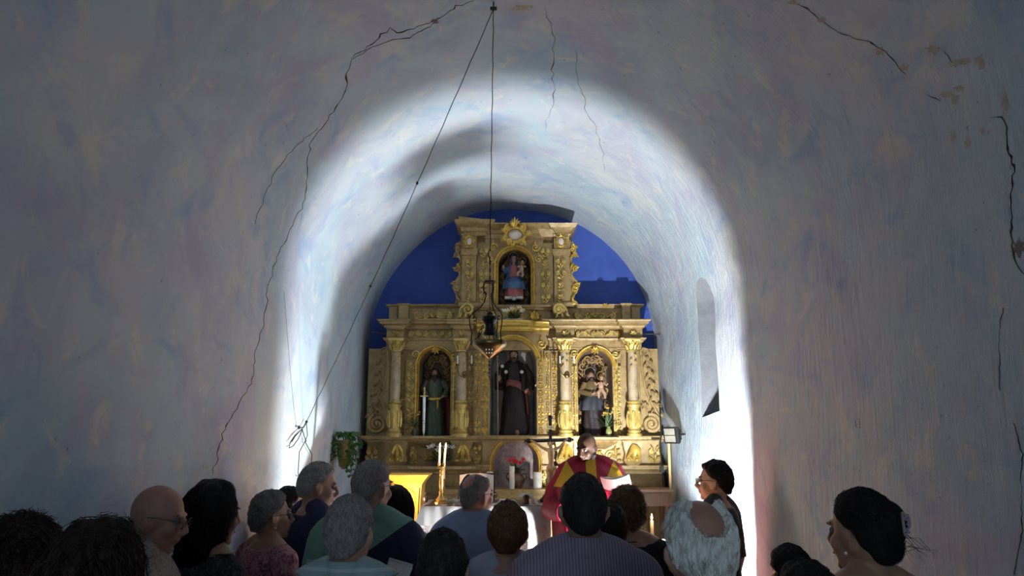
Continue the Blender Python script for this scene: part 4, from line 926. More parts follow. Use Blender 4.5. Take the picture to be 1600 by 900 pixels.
# candlestick
c0 = on_altar(689, 5.84); zc = rz(697, 5.84)-c0.z
t = empty('altar_candlestick', c0, 'tall turned brass candlestick with two lit candles on the altar, left end', 'candlestick'); mb = MB()
Hs = P(689, 731, 5.84).z-c0.z
mb.lathe([(.052,0),(.052,.012),(.035,.02),(.04,.03),(.022,.05),(.014,.07),(.02,.085),(.012,.10),(.017,.13),(.019,.16),(.012,.20),(.019,.215),(.012,.225),(.015,.25),(.017,Hs-.06),(.012,Hs-.03),(.02,Hs-.02),(.011,Hs-.01),(.03,Hs),(.03,Hs+.006),(.01,Hs+.008)], (0,0,0), 24)
mb.build('stem', mat('brass', (.55,.36,.12), .3, .9), t)
for s in (-1, 1):
    mb = MB(); mb.tube([(0,0,Hs-.0),(s*.015,0,Hs+.012),(s*.019,0,Hs+.02)], .006, 8); mb.lathe([(.008,Hs+.012),(.014,Hs+.03),(.012,Hs+.034)], (s*.019,0,0), 12); mb.build('candle_cup', MATS['brass'], t)
for s, lab in ((-1, 'left taper of the pair burning on the brass altar candlestick'), (1, 'right taper of the pair burning on the brass altar candlestick')):
    cc = candle('taper_candle', c0+Vector((s*.019,0,Hs+.03)), .0085, .118, lab, True, power=1.2); cc.rotation_euler = (0, .08 if s > 0 else .03, 0)
candle('taper_candle', on_altar(693, 6.12)+Vector((0,0,.17)), .010, .12, 'unlit white taper behind the brass altar candlestick')
mb = MB(); mb.lathe([(.035,0),(.012,.02),(.01,.14),(.022,.165),(.012,.17)], on_altar(693, 6.12), 14); o_ = mb.build('small_candlestick', MATS['brass']); tag(o_, 'small brass candlestick just behind the tall one on the altar', 'candlestick')
# missal on its stand
c0 = on_altar(744, 6.0); t = empty('missal_stand', c0, 'dark book stand on the altar carrying the open missal', 'stand'); mb = MB(); mb.box(-.12,.12,-.002,.012,0,.20, Matrix.Rotation(math.radians(-18), 4, 'X')); mb.build('board', mat('black_wood', (.02,.015,.015), .4), t, smooth=0)
mb = MB(); mb.box(-.12,.12,-.045,.0,.0,.02); mb.build('ledge', MATS['black_wood'], t, smooth=0)
mb = MB(); mb.tube([(0,.01,.15),(0,.10,0)], .008, 8); mb.build('prop', MATS['black_wood'], t)
t = empty('open_missal', c0+Vector((0,0,.02)), 'open white-paged missal on its stand behind the man in glasses', 'book')
for s in (-1, 1):
    mb = MB(); rs = []
    for k in range(9):
        u = k/8; x = s*.135*u; yy = -.012-.016*math.sin(PI*min(1, u*1.2))
        rs.append([Vector((x, yy, .0)), Vector((x, yy, .20-.012*u)), Vector((x, .0-.002, .20-.012*u)), Vector((x, -.002, 0))])
    mb.rings(rs); mb.xf(Matrix.Rotation(math.radians(-18), 4, 'X')); mb.build('page_block', mat('white_paper', (.78,.76,.72), .7, var=.04), t)
mb = MB(); mb.box(-.145,.145,-.001,.004,-.005,.205, Matrix.Rotation(math.radians(-18), 4, 'X')); mb.build('cover', MATS['black_wood'], t, smooth=0)
mb = MB(); mb.box(-.022,.022,-.02,.02,0,.035); o_ = mb.build('small_box', MATS['white_paper'], loc=on_altar(785, 5.82), smooth=0); tag(o_, 'tiny white box on the altar between missal and cup', 'box')
t = empty('chalice_cup', on_altar(822, 5.82), 'small dark cup covered by a white napkin on the altar', 'cup'); mb = MB(); mb.lathe([(.024,0),(.025,.01),(.022,.03),(.03,.07),(.028,.07),(.02,.03)], (0,0,0), 16); mb.build('cup', mat('dark_pewter', (.06,.04,.035), .3, .6), t)
mb = MB(); G = []
for i in range(9):
    G.append([])
    for j in range(9):
        x, y = (i-4)/4*.055, (j-4)/4*.045; G[-1].append(Vector((x, y, .078 - max(0, math.hypot(x, y)-.03)*.9*(.6+.4*math.sin(5*math.atan2(y, x))) )))
mb.add([p for r in G for p in r]+[p-Vector((0,0,.002)) for r in G for p in r], [(i*9+j, (i+1)*9+j, (i+1)*9+j+1, i*9+j+1) for i in range(8) for j in range(8)]+[(81+i*9+j, 81+i*9+j+1, 81+(i+1)*9+j+1, 81+(i+1)*9+j) for i in range(8) for j in range(8)])
mb.build('napkin', M_LINEN, t, smooth=60)
mb = MB(); mb.tube([Vector((-.10+.2*k/10, .012*math.sin(k*1.3), .008+.006*math.sin(k*2.1))) for k in range(11)], [.02+.006*math.sin(k*1.7) for k in range(11)], 8, flat=.4); o_ = mb.build('folded_cloth', M_LINEN, loc=on_altar(712, 5.9)); tag(o_, 'crumpled white cloth lying on the altar beside the brass candlestick', 'cloth')
mb = MB(); mb.lathe([(.017,0),(.019,.01),(.019,.045),(.010,.055),(.008,.07),(.011,.075)], (0,0,0), 14); o_ = mb.build('cruet', mat('dark_glass', (.03,.03,.035), .1, bmp=0), loc=on_altar(664, 5.95)); tag(o_, 'small dark cruet at the left end of the altar', 'bottle')
# crucifix
Yx = 6.0; c0 = on_altar(861, Yx); t = empty('altar_crucifix', c0, 'black wooden crucifix with carved figure standing on the altar', 'crucifix'); M_BW = MATS['black_wood']
k_ = Yx/1150*1.0
def LX(px, py): p = P(px, py, Yx); return p.x-c0.x, p.z-c0.z
mb = MB(); mb.stack(-.085,.085,-.07,.07,[(0,0),(.02,0),(.025,-.015),(.05,-.03),(.055,-.06)]); mb.build('foot', M_BW, t)
topz = LX(857, 655)[1]; mb = MB(); mb.rings([[Vector((a+x0, b_, z)) for a, b_ in ((-.012,-.009),(.012,-.009),(.012,.009),(-.012,.009))] for z, x0 in ((.04, 0), (topz, -.0))]); mb.ell((0,0,topz+.01), (.022,.012,.022), 8, 6); mb.build('upright', M_BW, t)
xl, zl = LX(826, 689); xr, zr = LX(890, 687); mb = MB(); mb.tube([(xl,0,zl),((xl+xr)/2,0,(zl+zr)/2),(xr,0,zr)], .014, 4); 
for x, z in ((xl, zl), (xr, zr)): mb.ell((x,0,z), (.024,.013,.02), 8, 6); mb.ell((x+(.025 if x > 0 else -.025),0,z), (.012,.01,.010), 8, 6)
mb.build('crossbar', M_BW, t)
B = MB(); hz = LX(857, 694)[1]; B.ell((-.006,-.04,hz), (.017,.02,.023), 12, 8); zs = hz-.04
B.tube([(0,-.03,hz-.02),(0,-.03,zs),(.003,-.035,zs-.05),(.002,-.034,zs-.10),(0,-.03,zs-.14),(0,-.032,zs-.17)], [.012,.036,.036,.028,.033,.026], 12, flat=.75)
for s, (x, z) in ((-1, (xl+.03, zl)), (1, (xr-.03, zr))): B.tube([(s*.025,-.03,zs-.005),(s*.07,-.025,zs+.015),(x,-.02,z)], [.015,.011,.008], 8); B.ell((x+s*.008,-.022,z+.004), (.012,.007,.008), 8, 6)
kz = zs-.24
for s in (-1, 1): B.tube([(s*.018,-.03,zs-.15),(s*.02+.004,-.055,kz),(s*.008,-.03,kz-.10),(s*.006,-.04,kz-.13)], [.022,.017,.012,.010], 8)
remesh(B, .004, 2).build('figure', mat('ivory_figure', (.62,.42,.22), .4, bmp=0), t, smooth=60)
mb = MB(); folded(mb, [(zs-.20,.0,-.03,.034,.026,1),(zs-.17,0,-.03,.040,.030,.6),(zs-.13,0,-.03,.036,.028,.3)], 7, .08, 30); mb.tube([(.035,-.035,zs-.14),(.055,-.04,zs-.18),(.05,-.04,zs-.22)], [.012,.014,.006], 6); mb.build('loincloth', mat('gilt_cloth', (.45,.28,.10), .45, .3), t)
mb = MB(); mb.ell((-.006,-.034,hz+.006), (.021,.02,.023), 10, 8); mb.build('hair', M_BROWNH, t)
tz = LX(857, 668)[1]; mb = MB(); mb.box(-.034,.034,-.016,-.010,tz-.014,tz+.014); pl = mb.build('title_board', M_HALO, t, smooth=0)
def text(s, size, m, parent, loc, rot=(PI/2,0,0), ext=.001, name='lettering'):
    cu = bpy.data.curves.new(name, 'FONT'); cu.body = s; cu.size = size; cu.extrude = ext; cu.align_x = 'CENTER'; cu.align_y = 'CENTER'; cu.materials.append(m)
    q = bpy.data.objects.new(name, cu); COL.objects.link(q); me = bpy.data.meshes.new_from_object(q.evaluated_get(bpy.context.evaluated_depsgraph_get())); bpy.data.objects.remove(q)
    o = bpy.data.objects.new(name, me); COL.objects.link(o); o.location = loc; o.rotation_euler = rot; o.parent = parent; return o
text('INRI', .03, M_BW, pl, (0,-.0168,tz))
# wooden chest on legs at the right, ambo at the left
c0 = P(1022, 790, 7.4); t = empty('wooden_chest', (c0.x, 7.55, .25), 'brown wooden chest on legs against the right end of the altarpiece', 'chest')
z0, z1 = P(1000, 791, 7.4).z-.25, P(1000, 765, 7.4).z-.25; M_WOOD = mat('brown_wood', (.20,.10,.05), .5, stretch=(1,1,.1), scale=20)
mb = MB(); mb.stack(-.16,.17,-.15,.15,[(z0,0),(z1-.03,0),(z1-.025,.02),(z1,.02)]); mb.build('box', M_WOOD, t)
for sx in (-1, 1):
    for sy in (-1, 1):
        mb = MB(); mb.lathe([(.02,0),(.028,.05),(.022,.3),(.03,z0)], (sx*.13,sy*.12,0), 10); mb.build('leg', M_WOOD, t)
Ya = 6.0; c0 = P(634, 790, Ya); t = empty('wooden_ambo', (c0.x, Ya+.15, .25), 'honey yellow wooden ambo with flared top, glowing in candle light left of the altar', 'lectern')
M_AMBO = mat('honey_wood', (.85,.50,.10), .45, stretch=(1,1,.15), scale=12, var=.08)
def AXL(px, py): p = P(px, py, Ya); return p.x-c0.x, p.z-.25
xL, zt_ = AXL(600, 742); xR, _ = AXL(668, 742); _, zb_ = AXL(660, 760); xb, _ = AXL(658, 760); xbb, zbb = AXL(651, 835); xLb = -xb
mb = MB(); hw = (xR-(-xR))/2
ringz = [(0, .125, .11), (zb_-.01, .125+.02, .13)]
mb.rings([[Vector((-a, -d+.0, z)), Vector((a, -d, z)), Vector((a, d, z)), Vector((-a, d, z))] for z, a, d in ((0,.085,.11),(zbb,.095,.115),(zb_,.118,.13),(zb_+.02,.125,.135),(zb_+.075,.165,.165),(zt_-.008,.170,.17),(zt_,.170,.17))])
mb.build('body', M_AMBO, t, smooth=20)
pa = arch_pts(-.06,.06,.2,zb_-.03,12); fr = MB(); strip_sweep(fr, pa, -.128, .016, [(0,-.02),(0,.004),(.5,.010),(1,.004),(1,-.02)]); fr.build('arched_panel_moulding', M_AMBO, t)
for s in (-1, 1):
    mb = MB(); mb.tube([(s*.078,-.121,.2),(s*.088,-.120,zbb),(s*.104,-.131,zb_-.01)], .0042, 4); mb.build('dark_inlay', mat('dark_inlay', (.06,.015,.01), .6, bmp=0), t, label if False else 30)

# ------------------------------------------------------------ candle stands and lamps on the floor
def floor_candle(px, py, Y, label, H=.11, power=1.5, glabel=None):
    c = P(px, py, Y); t = empty('candle_stand', (c.x, Y, 0 if Y < 5.3 else .25), 'slim dark iron stand under '+glabel, 'stand'); zz_ = c.z-H-t.location.z; mb = MB()
    mb.lathe([(.10,0),(.10,.01),(.02,.03),(.009,.06),(.009,zz_-.04),(.018,zz_-.02),(.016,zz_-.004),(.014,zz_)], (0,0,0), 16); mb.build('stem', mat('dark_iron', (.04,.03,.025), .5, .6), t)
    mb = MB(); mb.lathe([(.014,0),(.03,.004),(.032,.01),(.02,.008)], (0,0,zz_-.012), 14); mb.build('drip_pan', MATS['brass'], t)
    candle('taper_candle', (c.x, Y, c.z-H), .0105, H, label, True, power=power)
floor_candle(1018.5, 813, 4.8, 'lit white taper on an iron stand between the woman in black and the balding man', .11, 1.5, 'the lit taper right of the woman in black')
floor_candle(1011, 886, 4.2, 'lit taper low in the gap at the right edge of the woman in black', .11, 3.0, 'the low taper beside the woman in black')
floor_candle(636, 797, 5.78, 'lit taper in front of the glowing wooden ambo', .12, 11, 'the taper before the wooden ambo')

def floodlight(name, loc, aim, label, sc=1, on=False):
    t = empty(name, loc, label, 'floodlight'); q = (Vector(aim)-Vector(loc)).to_track_quat('-Y', 'Z'); t.rotation_mode = 'QUATERNION'; t.rotation_quaternion = q; mb = MB()
    mb.rings([[Vector((x*a, y, z*b_)) for x, z in ((-1,-1),(1,-1),(1,1),(-1,1))] for y, a, b_ in ((-.02*sc,.095*sc,.075*sc),(.0,.10*sc,.08*sc),(.03*sc,.085*sc,.065*sc),(.045*sc,.05*sc,.04*sc))])
    for k in range(5): mb.box((-.06+.03*k-.003)*sc,(-.06+.03*k+.003)*sc,.03*sc,.06*sc,-.05*sc,.05*sc)
    mb.build('housing', mat('black_metal', (.02,.02,.02), .45, .3), t, smooth=25)
    mb = MB(); mb.box(-.085*sc,.085*sc,-.024*sc,-.0205*sc,-.065*sc,.065*sc); mb.build('glass', mat('lamp_glass_on', (1,1,1), .3, emit=((.9,.95,1), 25)) if on else mat('lamp_glass', (.35,.33,.28), .12, bmp=0), t, smooth=0)
    mb = MB(); mb.box(-.09*sc,.09*sc,-.027*sc,-.024*sc,-.003*sc,.003*sc)
    for z in (-.07, .07): mb.box(-.09*sc,.09*sc,-.03*sc,-.02*sc,(z-.005)*sc,(z+.005)*sc)
    for x in (-.09, .09): mb.box((x-.005)*sc,(x+.005)*sc,-.03*sc,-.02*sc,-.075*sc,.075*sc)
    mb.build('bezel', MATS['black_metal'], t, smooth=0)
    mb = MB(); mb.tube([(-.11*sc,0,0),(-.11*sc,.05*sc,0),(-.10*sc,.11*sc,0),(.10*sc,.11*sc,0),(.11*sc,.05*sc,0),(.11*sc,0,0)], .006*sc, 6); mb.build('bracket', MATS['black_metal'], t); return t
floodlight('floodlight', P(1050, 680, 7.2), (-.2, 6.4, 1.6), 'black floodlight, switched off, bracketed to the right wall beside the altarpiece', 1.0)
d_ = (FL_AIM-FL).normalized()
t = floodlight('floodlight', FL-d_*.04, FL_AIM, 'switched-on floodlight on a low tripod beside the right wall, near the standing man', 1.2, True)
mb = MB(); mb.tube([(FL.x,FL.y-.16,0),(FL.x,FL.y-.15,.3),(FL.x,FL.y-.14,.6)], .015, 8)
for a in (0, 2.1, 4.2): mb.tube([(FL.x,FL.y-.155,.12),(FL.x+.2*math.cos(a),FL.y-.155+.2*math.sin(a),.01)], .010, 6)
o_ = mb.build('lamp_stand', MATS['black_metal']); tag(o_, 'black tripod carrying the switched-on floodlight near the right wall', 'stand')
# wooden chair added between the lamp and the altarpiece, blocking the low beam
t = empty('blocker_chair', (1.12, 5.66, .25), 'brown wooden chair with solid back, added to block low lamp light, mostly hidden behind the woman in black', 'chair')
M_CH = mat('chair_wood', (.22,.11,.05), .5, stretch=(1,1,.15), scale=20)
mb = MB(); mb.stack(-.20,.20,-.19,.20,[(.42,-.005),(.425,0),(.45,0),(.455,-.005)]); mb.build('seat', M_CH, t)
mb = MB(); mb.rings([[Vector((x, y+.185+lean, z)) for x, y in ((-w_,-.010),(w_,-.010),(w_,.010),(-w_,.010))] for z, w_, lean in ((.50,.17,0),(.60,.175,.005),(.76,.175,.012),(.79,.16,.014),(.805,.10,.015))]); mb.build('backrest', M_CH, t, smooth=25)
for sx in (-1, 1):
    mb = MB(); mb.tube([(sx*.18,.185,0),(sx*.18,.185,.42),(sx*.18,.205,.80)], [.017,.020,.016], 8); mb.build('leg', M_CH, t)
    mb = MB(); mb.tube([(sx*.175,-.165,0),(sx*.175,-.165,.42)], [.016,.021], 8); mb.build('leg', M_CH, t)
mb = MB(); mb.tube([(-.175,-.165,.2),(.175,-.165,.2)], .011, 8); mb.build('stretcher', M_CH, t)
# wall pole, cable, brackets
p0 = P(1046.5, 690, 7.5); mb = MB(); mb.lathe([(.014,.25),(.014,p0.z),(.012,p0.z+.01)], (p0.x, 7.55, 0), 12); o_ = mb.build('wooden_pole', mat('yellow_pole', (.62,.40,.16), .5)); tag(o_, 'thin yellow wooden pole standing in the corner under the floodlight', 'pole')
mb = MB(); pts = [P(x, y, 7.9) for x, y in ((1031,640),(1033,680),(1031,700),(1035,733),(1036,760),(1038,800))]; mb.tube(pts, .008, 6); mb.box(*(lambda p: (p.x-.02, p.x+.02, p.y-.015, p.y+.015, p.z-.03, p.z+.03))(P(1034, 733, 7.88))); mb.tube([P(1018,686,7.9), P(1031,686,7.9)], .008, 6)
o_ = mb.build('power_cable', MATS['black_metal']); tag(o_, 'black cable running down between the altarpiece and the right wall', 'cable')
for a, b_, y, lab in (((580,519),(603,522), 8.1, 'thin iron rod pinning the left side of the altarpiece to the wall'), ((995,522),(1030,522), 8.0, 'thin iron rod pinning the right side of the altarpiece to the wall')):
    mb = MB(); mb.tube([P(*a, y), P(*b_, y)], .006, 6); mb.ell(P(*(a if a[0] < 800 else b_), y), (.012,.012,.012), 8, 6); o_ = mb.build('iron_rod', mat('iron_rod', (.12,.10,.08), .4, .6)); tag(o_, lab, 'rod')

# ------------------------------------------------------------ hanging sanctuary lamp, its cord and pulley rope
YL = 4.13; u = YL/1150/math.cos(PITCH)*1.0
s_, y_ = hit(771, 3); top = vault_pt(s_, y_, .01); YL = y_
M_IRON = mat('black_iron', (.022,.018,.016), .42, .5, bmp=0); M_CORD = mat('black_cord', (.02,.018,.018), .8, bmp=0)
LP = P(765.5, 441, YL); cx = LP.x; o0 = Vector((cx, YL, 0))
def LZ(py): return P(765, py, YL).z
px_m = (P(800, 500, YL)-P(801, 500, YL)).length
t = empty('sanctuary_lamp', (cx, YL, LZ(441)), 'black iron sanctuary lamp with brass bowl hanging on a cord in front of the altarpiece', 'lamp'); zz = LZ(441)
def rel(py): return LZ(py)-zz
r1 = 10*px_m
mb = MB(); mb.lathe([(r1*.3, .012), (r1*.95, .006), (r1, 0), (r1*.85, -.005), (r1*.3, -.002)], (0,0,0), 24); mb.build('top_plate', M_IRON, t)
zR = rel(540)
for k in range(3):
    a = 2*PI*k/3+.15+PI; c, s = math.cos(a), math.sin(a)
    pr = [(r1*.8, 0), (r1*1.0, rel(447)), (r1*.95, rel(455)), (r1*.6, rel(462)), (r1*.85, rel(472)), (r1*1.5, rel(481)), (r1*2.7, rel(490)), (r1*3.2, rel(497)), (r1*3.1, rel(508)), (r1*2.8, rel(520)), (r1*2.9, zR)]
    mb = MB(); mb.tube([(r*c, r*s, z) for r, z in pr], .0035, 7); mb.tube([(r1*.75*c+.008*math.cos(q)*c, r1*.75*s+.008*math.cos(q)*s, rel(459)+.008*math.sin(q)) for q in np.linspace(0, 4.5, 8)], .0028, 6)
    mb.tube([(r1*2.35*c+.010*math.cos(q)*c, r1*2.35*s+.010*math.cos(q)*s, rel(499)+.012*math.sin(q)) for q in np.linspace(0, 5.5, 10)], .0028, 6); mb.build('scroll_arm', M_IRON, t)
    ch = MB(); A = Vector((r1*1.0*c, r1*1.0*s, rel(508))); Bq = Vector((r1*2.35*c, r1*2.35*s, zR))
    for q in range(5):
        m_ = A.lerp(Bq, (q+.5)/5); dr = (Bq-A).normalized(); sd = dr.orthogonal().normalized() if q % 2 else dr.cross(dr.orthogonal()).normalized()
        ch.tube([m_+dr*.012*math.cos(w_)+sd*.007*math.sin(w_) for w_ in np.linspace(0, 2*PI, 12)[:-1]], .0026, 5, closed=True)
    ch.build('chain', M_IRON, t)
mb = MB(); mb.lathe([(.004, rel(486)), (r1*.5, rel(489)), (r1*.6, rel(492)), (r1*1.1, rel(495)), (r1*1.25, rel(500)), (r1*1.0, rel(504)), (r1*.7, rel(508)), (r1*.72, rel(515)), (r1*.9, rel(519)), (r1*1.05, rel(523)), (r1*.9, rel(523)), (.01, rel(515))], (0,0,0), 24)
for k in range(10):
    a = 2*PI*k/10; mb.ell((r1*1.0*math.cos(a), r1*1.0*math.sin(a), rel(496)), (.006,.006,.010), 6, 4)
mb.build('bell', M_IRON, t)
mb = MB(); mb.tube([(0,0,rel(405)),(0,0,rel(535))], .0022, 6); mb.build('centre_rod', M_IRON, t)
r2 = 27*px_m
mb = MB(); mb.lathe([(r2*.97, rel(533)), (r2, rel(536)), (r2*.98, rel(539)), (r2*.9, rel(542)), (r2*.72, rel(547)), (r2*.5, rel(551)), (r2*.3, rel(555)), (r2*.12, rel(559)), (.004, rel(560)), (.002, rel(556)), (r2*.3, rel(551)), (r2*.7, rel(544)), (r2*.93, rel(537))], (0,0,0), 36)
mb.build('bowl', mat('tarnished_brass', (.26,.18,.07), .32, .85, scale=20, var=.4), t)
mb = MB()
for k in range(7):
    z = rel(562+k*5); mb.tube([(.004*math.cos(w_)*(1 if k % 2 else 0), .004*math.cos(w_)*(0 if k % 2 else 1), z+.009*math.sin(w_)) for w_ in np.linspace(0, 2*PI, 10)[:-1]], .0015, 5, closed=True)
for k in range(5): mb.ell((0,0,rel(565+k*6)), (.005+.003*(k % 2),.005+.003*(k % 2),.006), 8, 5)
mb.build('bottom_pendant', M_IRON, t)
mb = MB()
for k in range(3):
    a = -PI/2+(k-1)*.25; 
    for q in range(4): mb.ell(((r2*.9-q*.010)*math.cos(a), (r2*.9-q*.010)*math.sin(a), rel(538+q*5)), (.004,.004,.006), 6, 4)
mb.build('bead_ornament', M_SILVER, t)
mb = MB(); 
for k in range(6):
    z = rel(404+k*6); mb.tube([(.0045*math.cos(w_)*(1 if k % 2 else 0), .0045*math.cos(w_)*(0 if k % 2 else 1), z+.013*math.sin(w_)) for w_ in np.linspace(0, 2*PI, 10)[:-1]], .002, 5, closed=True)
mb.tube([(0,0,rel(404)),(-.01,0,rel(400)),(-.008,0,rel(392)),(.004,0,rel(390))], .003, 6); mb.build('hook_and_chain', M_IRON, t)
# cord up to the vault, then down to the left wall
mb = MB(); pt = Vector((cx, YL, LZ(392))); pts = [pt.lerp(top-Vector((0,0,.03)), k/20)+Vector((.002*math.sin(k*2.2),0,0)) for k in range(21)]; mb.tube(pts, .0028, 6)
o_ = mb.build('cord', M_CORD); tag(o_, 'black cord running straight down from the vault to the hanging lamp', 'cord')
mb = MB(); mb.lathe([(.012,-.02),(.012,.02)], (0,0,0), 14, Matrix.Translation(top-Vector((0,0,.035))) @ Matrix.Rotation(PI/2, 4, 'Y')); mb.tube([top+Vector((0,0,.03)), top-Vector((0,0,.05))], .005, 6); mb.tube([top-Vector((0,0,.015))+Vector((0,.016*math.cos(a),.016*math.sin(a)-.02)) for a in np.linspace(0, 6, 10)], .004, 6)
o_ = mb.build('pulley', M_IRON); tag(o_, 'small iron pulley fixed at the crown of the vault', 'pulley')
sw, yw = hit(473, 659); wp = vault_pt(sw, yw, .03)
mb = MB(); A = top-Vector((0,0,.04)); pts = []
for k in range(41): q = k/40; p = A.lerp(wp, q); p.z -= .10*math.sin(PI*q)*.5; p += Vector((0,0,.004*math.sin(k*1.9))); pts.append(p)
mb.tube(pts, .0026, 6)
for q in (.61, .36): p = pts[int(q*40)]; mb.ell(p, (.009,.009,.012), 8, 6)
o_ = mb.build('pulley_rope', M_CORD); tag(o_, 'slack black rope running from the vault pulley down to a hook on the left wall', 'rope')
def wl(px, py, off=.03): return vault_pt(*hit(px, py), off)
mb = MB(); mb.ell(wl(473,659), (.012,.012,.012), 8, 6); mb.ell(wl(461,668), (.012,.012,.012), 8, 6); mb.tube([wl(473,659,.03), wl(468,668,.03), wl(461,668,.03)], .005, 6)
for lst in (((467,670),(455,680),(447,692),(446,700),(452,697),(460,686),(467,671)), ((466,670),(455,682),(450,690)), ((466,670),(472,688),(462,706),(460,738),(461,744),(466,746)), ((473,660),(475,680),(471,690),(482,710),(481,725),(478,735)), ((466,670),(470,682),(473,690))):
    mb.tube([wl(x, y, .028) for x, y in lst], .0035, 6)
o_ = mb.build('rope_coil', M_CORD); tag(o_, 'knotted bundle of rope loops hanging on the left wall hooks', 'rope')
mb = MB(); mb.tube([wl(x, y, .012) for x, y in ((441,455),(446,520),(451,580),(457,640),(461,668))], .0013, 5); o_ = mb.build('thin_wire', M_IRON); tag(o_, 'hair-thin wire running down the left wall to the rope hooks', 'wire')
# hanging ivy on the left wall
c0 = wl(520, 705, .11); t = empty('hanging_ivy', c0, 'ivy plant spilling from a vase hung on the left wall beside the altarpiece', 'plant')
mb = MB(); mb.lathe([(.02,-.16),(.05,-.13),(.07,-.02),(.065,.06),(.085,.10),(.07,.10),(.05,.03)], (0,0,0), 18); mb.build('wall_vase', mat('olive_vase', (.14,.12,.04), .4, scale=30, var=.4), t)
mb = MB(); mb.tube([(-.08,0,.1),(-.11,0,.12)], .006, 6); mb.build('bracket', M_IRON, t)
rnd = random.Random(5); g = MB(); st = MB()
for k in range(17):
    a = rnd.uniform(0, 2*PI); L = rnd.uniform(.06, .42) if math.cos(a) > -.3 else rnd.uniform(.05,.3); R_ = .085+rnd.uniform(0,.045); pts = [Vector((0,0,.08))]
    for q in range(1, 9):
        f = q/8; pts.append(Vector((math.cos(a)*R_*min(1, f*3)+.01*math.sin(q*2+k), math.sin(a)*R_*min(1, f*3)*.75, .13+.05*math.sin(min(1, f*2.5)*PI)-L*max(0, f-.15))))
    st.tube(pts, .0025, 5)
    for q in range(1, 9):
        for rep in (0, 1):
            d = Vector((math.cos(a)+rnd.uniform(-.9,.9), math.sin(a)+rnd.uniform(-.9,.9)-.3, rnd.uniform(-.9,.2))); leaf_card(g, pts[q]+Vector((rnd.uniform(-.01,.01),)*3), d, rnd.uniform(.035,.055), rnd.uniform(.016,.024))
st.build('stems', M_STEM, t); g.build('leaves', mat('ivy_leaf', (.045,.12,.025), .45, var=.5, scale=20, bmp=0), t)
# ------------------------------------------------------------ people
def skin(name, c): return mat(name, c, .5, var=.10, scale=25, bmp=.08, bd=.002)
SK = {'fair': skin('fair_skin', (.42,.24,.17)), 'tan': skin('tanned_skin', (.33,.18,.12)), 'ruddy': skin('ruddy_skin', (.40,.20,.15)), 'dark': skin('dark_brown_skin', (.045,.020,.012))}
MATS['dark_brown_skin'].node_tree.nodes['Principled BSDF'].inputs['Specular IOR Level'].default_value = .2
def hairmat(name, c, var=.5):
    if name not in MATS: hm_ = mat(name, c, .62, var=var, scale=160, bmp=.3, bd=.002, stretch=(1,1,.25)); hm_.node_tree.nodes['Principled BSDF'].inputs['Specular IOR Level'].default_value = .18
    return mat(name, c, .62, var=var, scale=160, bmp=.3, bd=.002, stretch=(1,1,.25))
def thr(az):
    a = abs(az)
    for (a0, v0), (a1, v1) in zip(((0,38),(45,34),(62,16),(78,2),(98,-4),(112,-30),(150,-50),(180,-52)), ((45,34),(62,16),(78,2),(98,-4),(112,-30),(150,-50),(180,-52),(181,-52))):
        if a0 <= a <= a1: return v0+(v1-v0)*(a-a0)/(a1-a0)
    return -52
def hair_ok(az, el, style):
    if el < thr(az) : return False
    if style == 'fringe': return (abs(az) > 80 and el < 28+ (abs(az)-80)*.10)
    if style == 'thinning':
        a, e = math.radians(az), math.radians(el); v = Vector((math.sin(a)*math.cos(e), math.cos(a)*math.cos(e), math.sin(e)))
        if v.angle(Vector((.05,-.78,.66))) < .58 or v.angle(Vector((0,.15,1))) < .62 or v.angle(Vector((0,.7,.72))) < .55: return False
    return True
def head_shapes(mb):
    mb.ell((0,-.012,.02), (.072,.094,.094), 24, 16); mb.ell((0,-.030,-.035), (.062,.062,.070), 18, 12); mb.ell((0,.028,-.045), (.055,.060,.078), 18, 12); mb.ell((0,-.01,-.03), (.062,.073,.07), 16, 10)
    mb.ell((0,.072,-.100), (.022,.019,.018), 10, 8)
    for s in (-1, 1):
        mb.ell((s*.036,.058,-.030), (.026,.024,.028), 10, 8); mb.ell((s*.030,.083,.026), (.024,.010,.008), 8, 6)
        mb.ell((s*.075,-.008,-.012), (.008,.020,.032), 10, 8, Matrix.Rotation(s*.12, 4, 'Y')); mb.tube([(s*.076,-.020,.014),(s*.086,-.022,.012),(s*.089,-.024,-.008),(s*.083,-.018,-.030)], .0055, 6)
        mb.ell((s*.010,.100,-.037), (.008,.009,.007), 8, 6)
    mb.tube([(0,.086,.020),(0,.099,.0),(0,.114,-.028),(0,.098,-.042)], [.009,.010,.0125,.010], 8)
    mb.ell((0,.092,-.060), (.021,.009,.0055), 10, 6); mb.ell((0,.089,-.071), (.018,.009,.006), 10, 6)
def body_secs(g): # z, cx, cy, rx, ry
    return [(.80,0,0,.17,.115),(.90,0,-.01,.178,.122),(1.0,0,0,.158,.112+g),(1.10,0,.005,.150,.112+g),(1.22,0,.0,.160,.118+g*.5),(1.32,0,-.005,.168,.113),(1.385,0,-.01,.160,.098),(1.43,0,-.015,.115,.078),(1.465,0,-.018,.072,.064)]
def ellring(z, cx, cy, a, b_, n=28, p=2.4):
    r = []
    for j in range(n):
        t = 2*PI*j/n; c, s = math.cos(t), math.sin(t); r.append(Vector((cx+a*abs(c)**(2/p)*(1 if c > 0 else -1), cy+b_*abs(s)**(2/p)*(1 if s > 0 else -1), z)))
    return r
def torso(mb, o, g, lo=.8, hi=1.47): mb.rings([ellring(z, cx, cy, a+o, b_+o) for z, cx, cy, a, b_ in body_secs(g) if lo-.001 <= z <= hi])
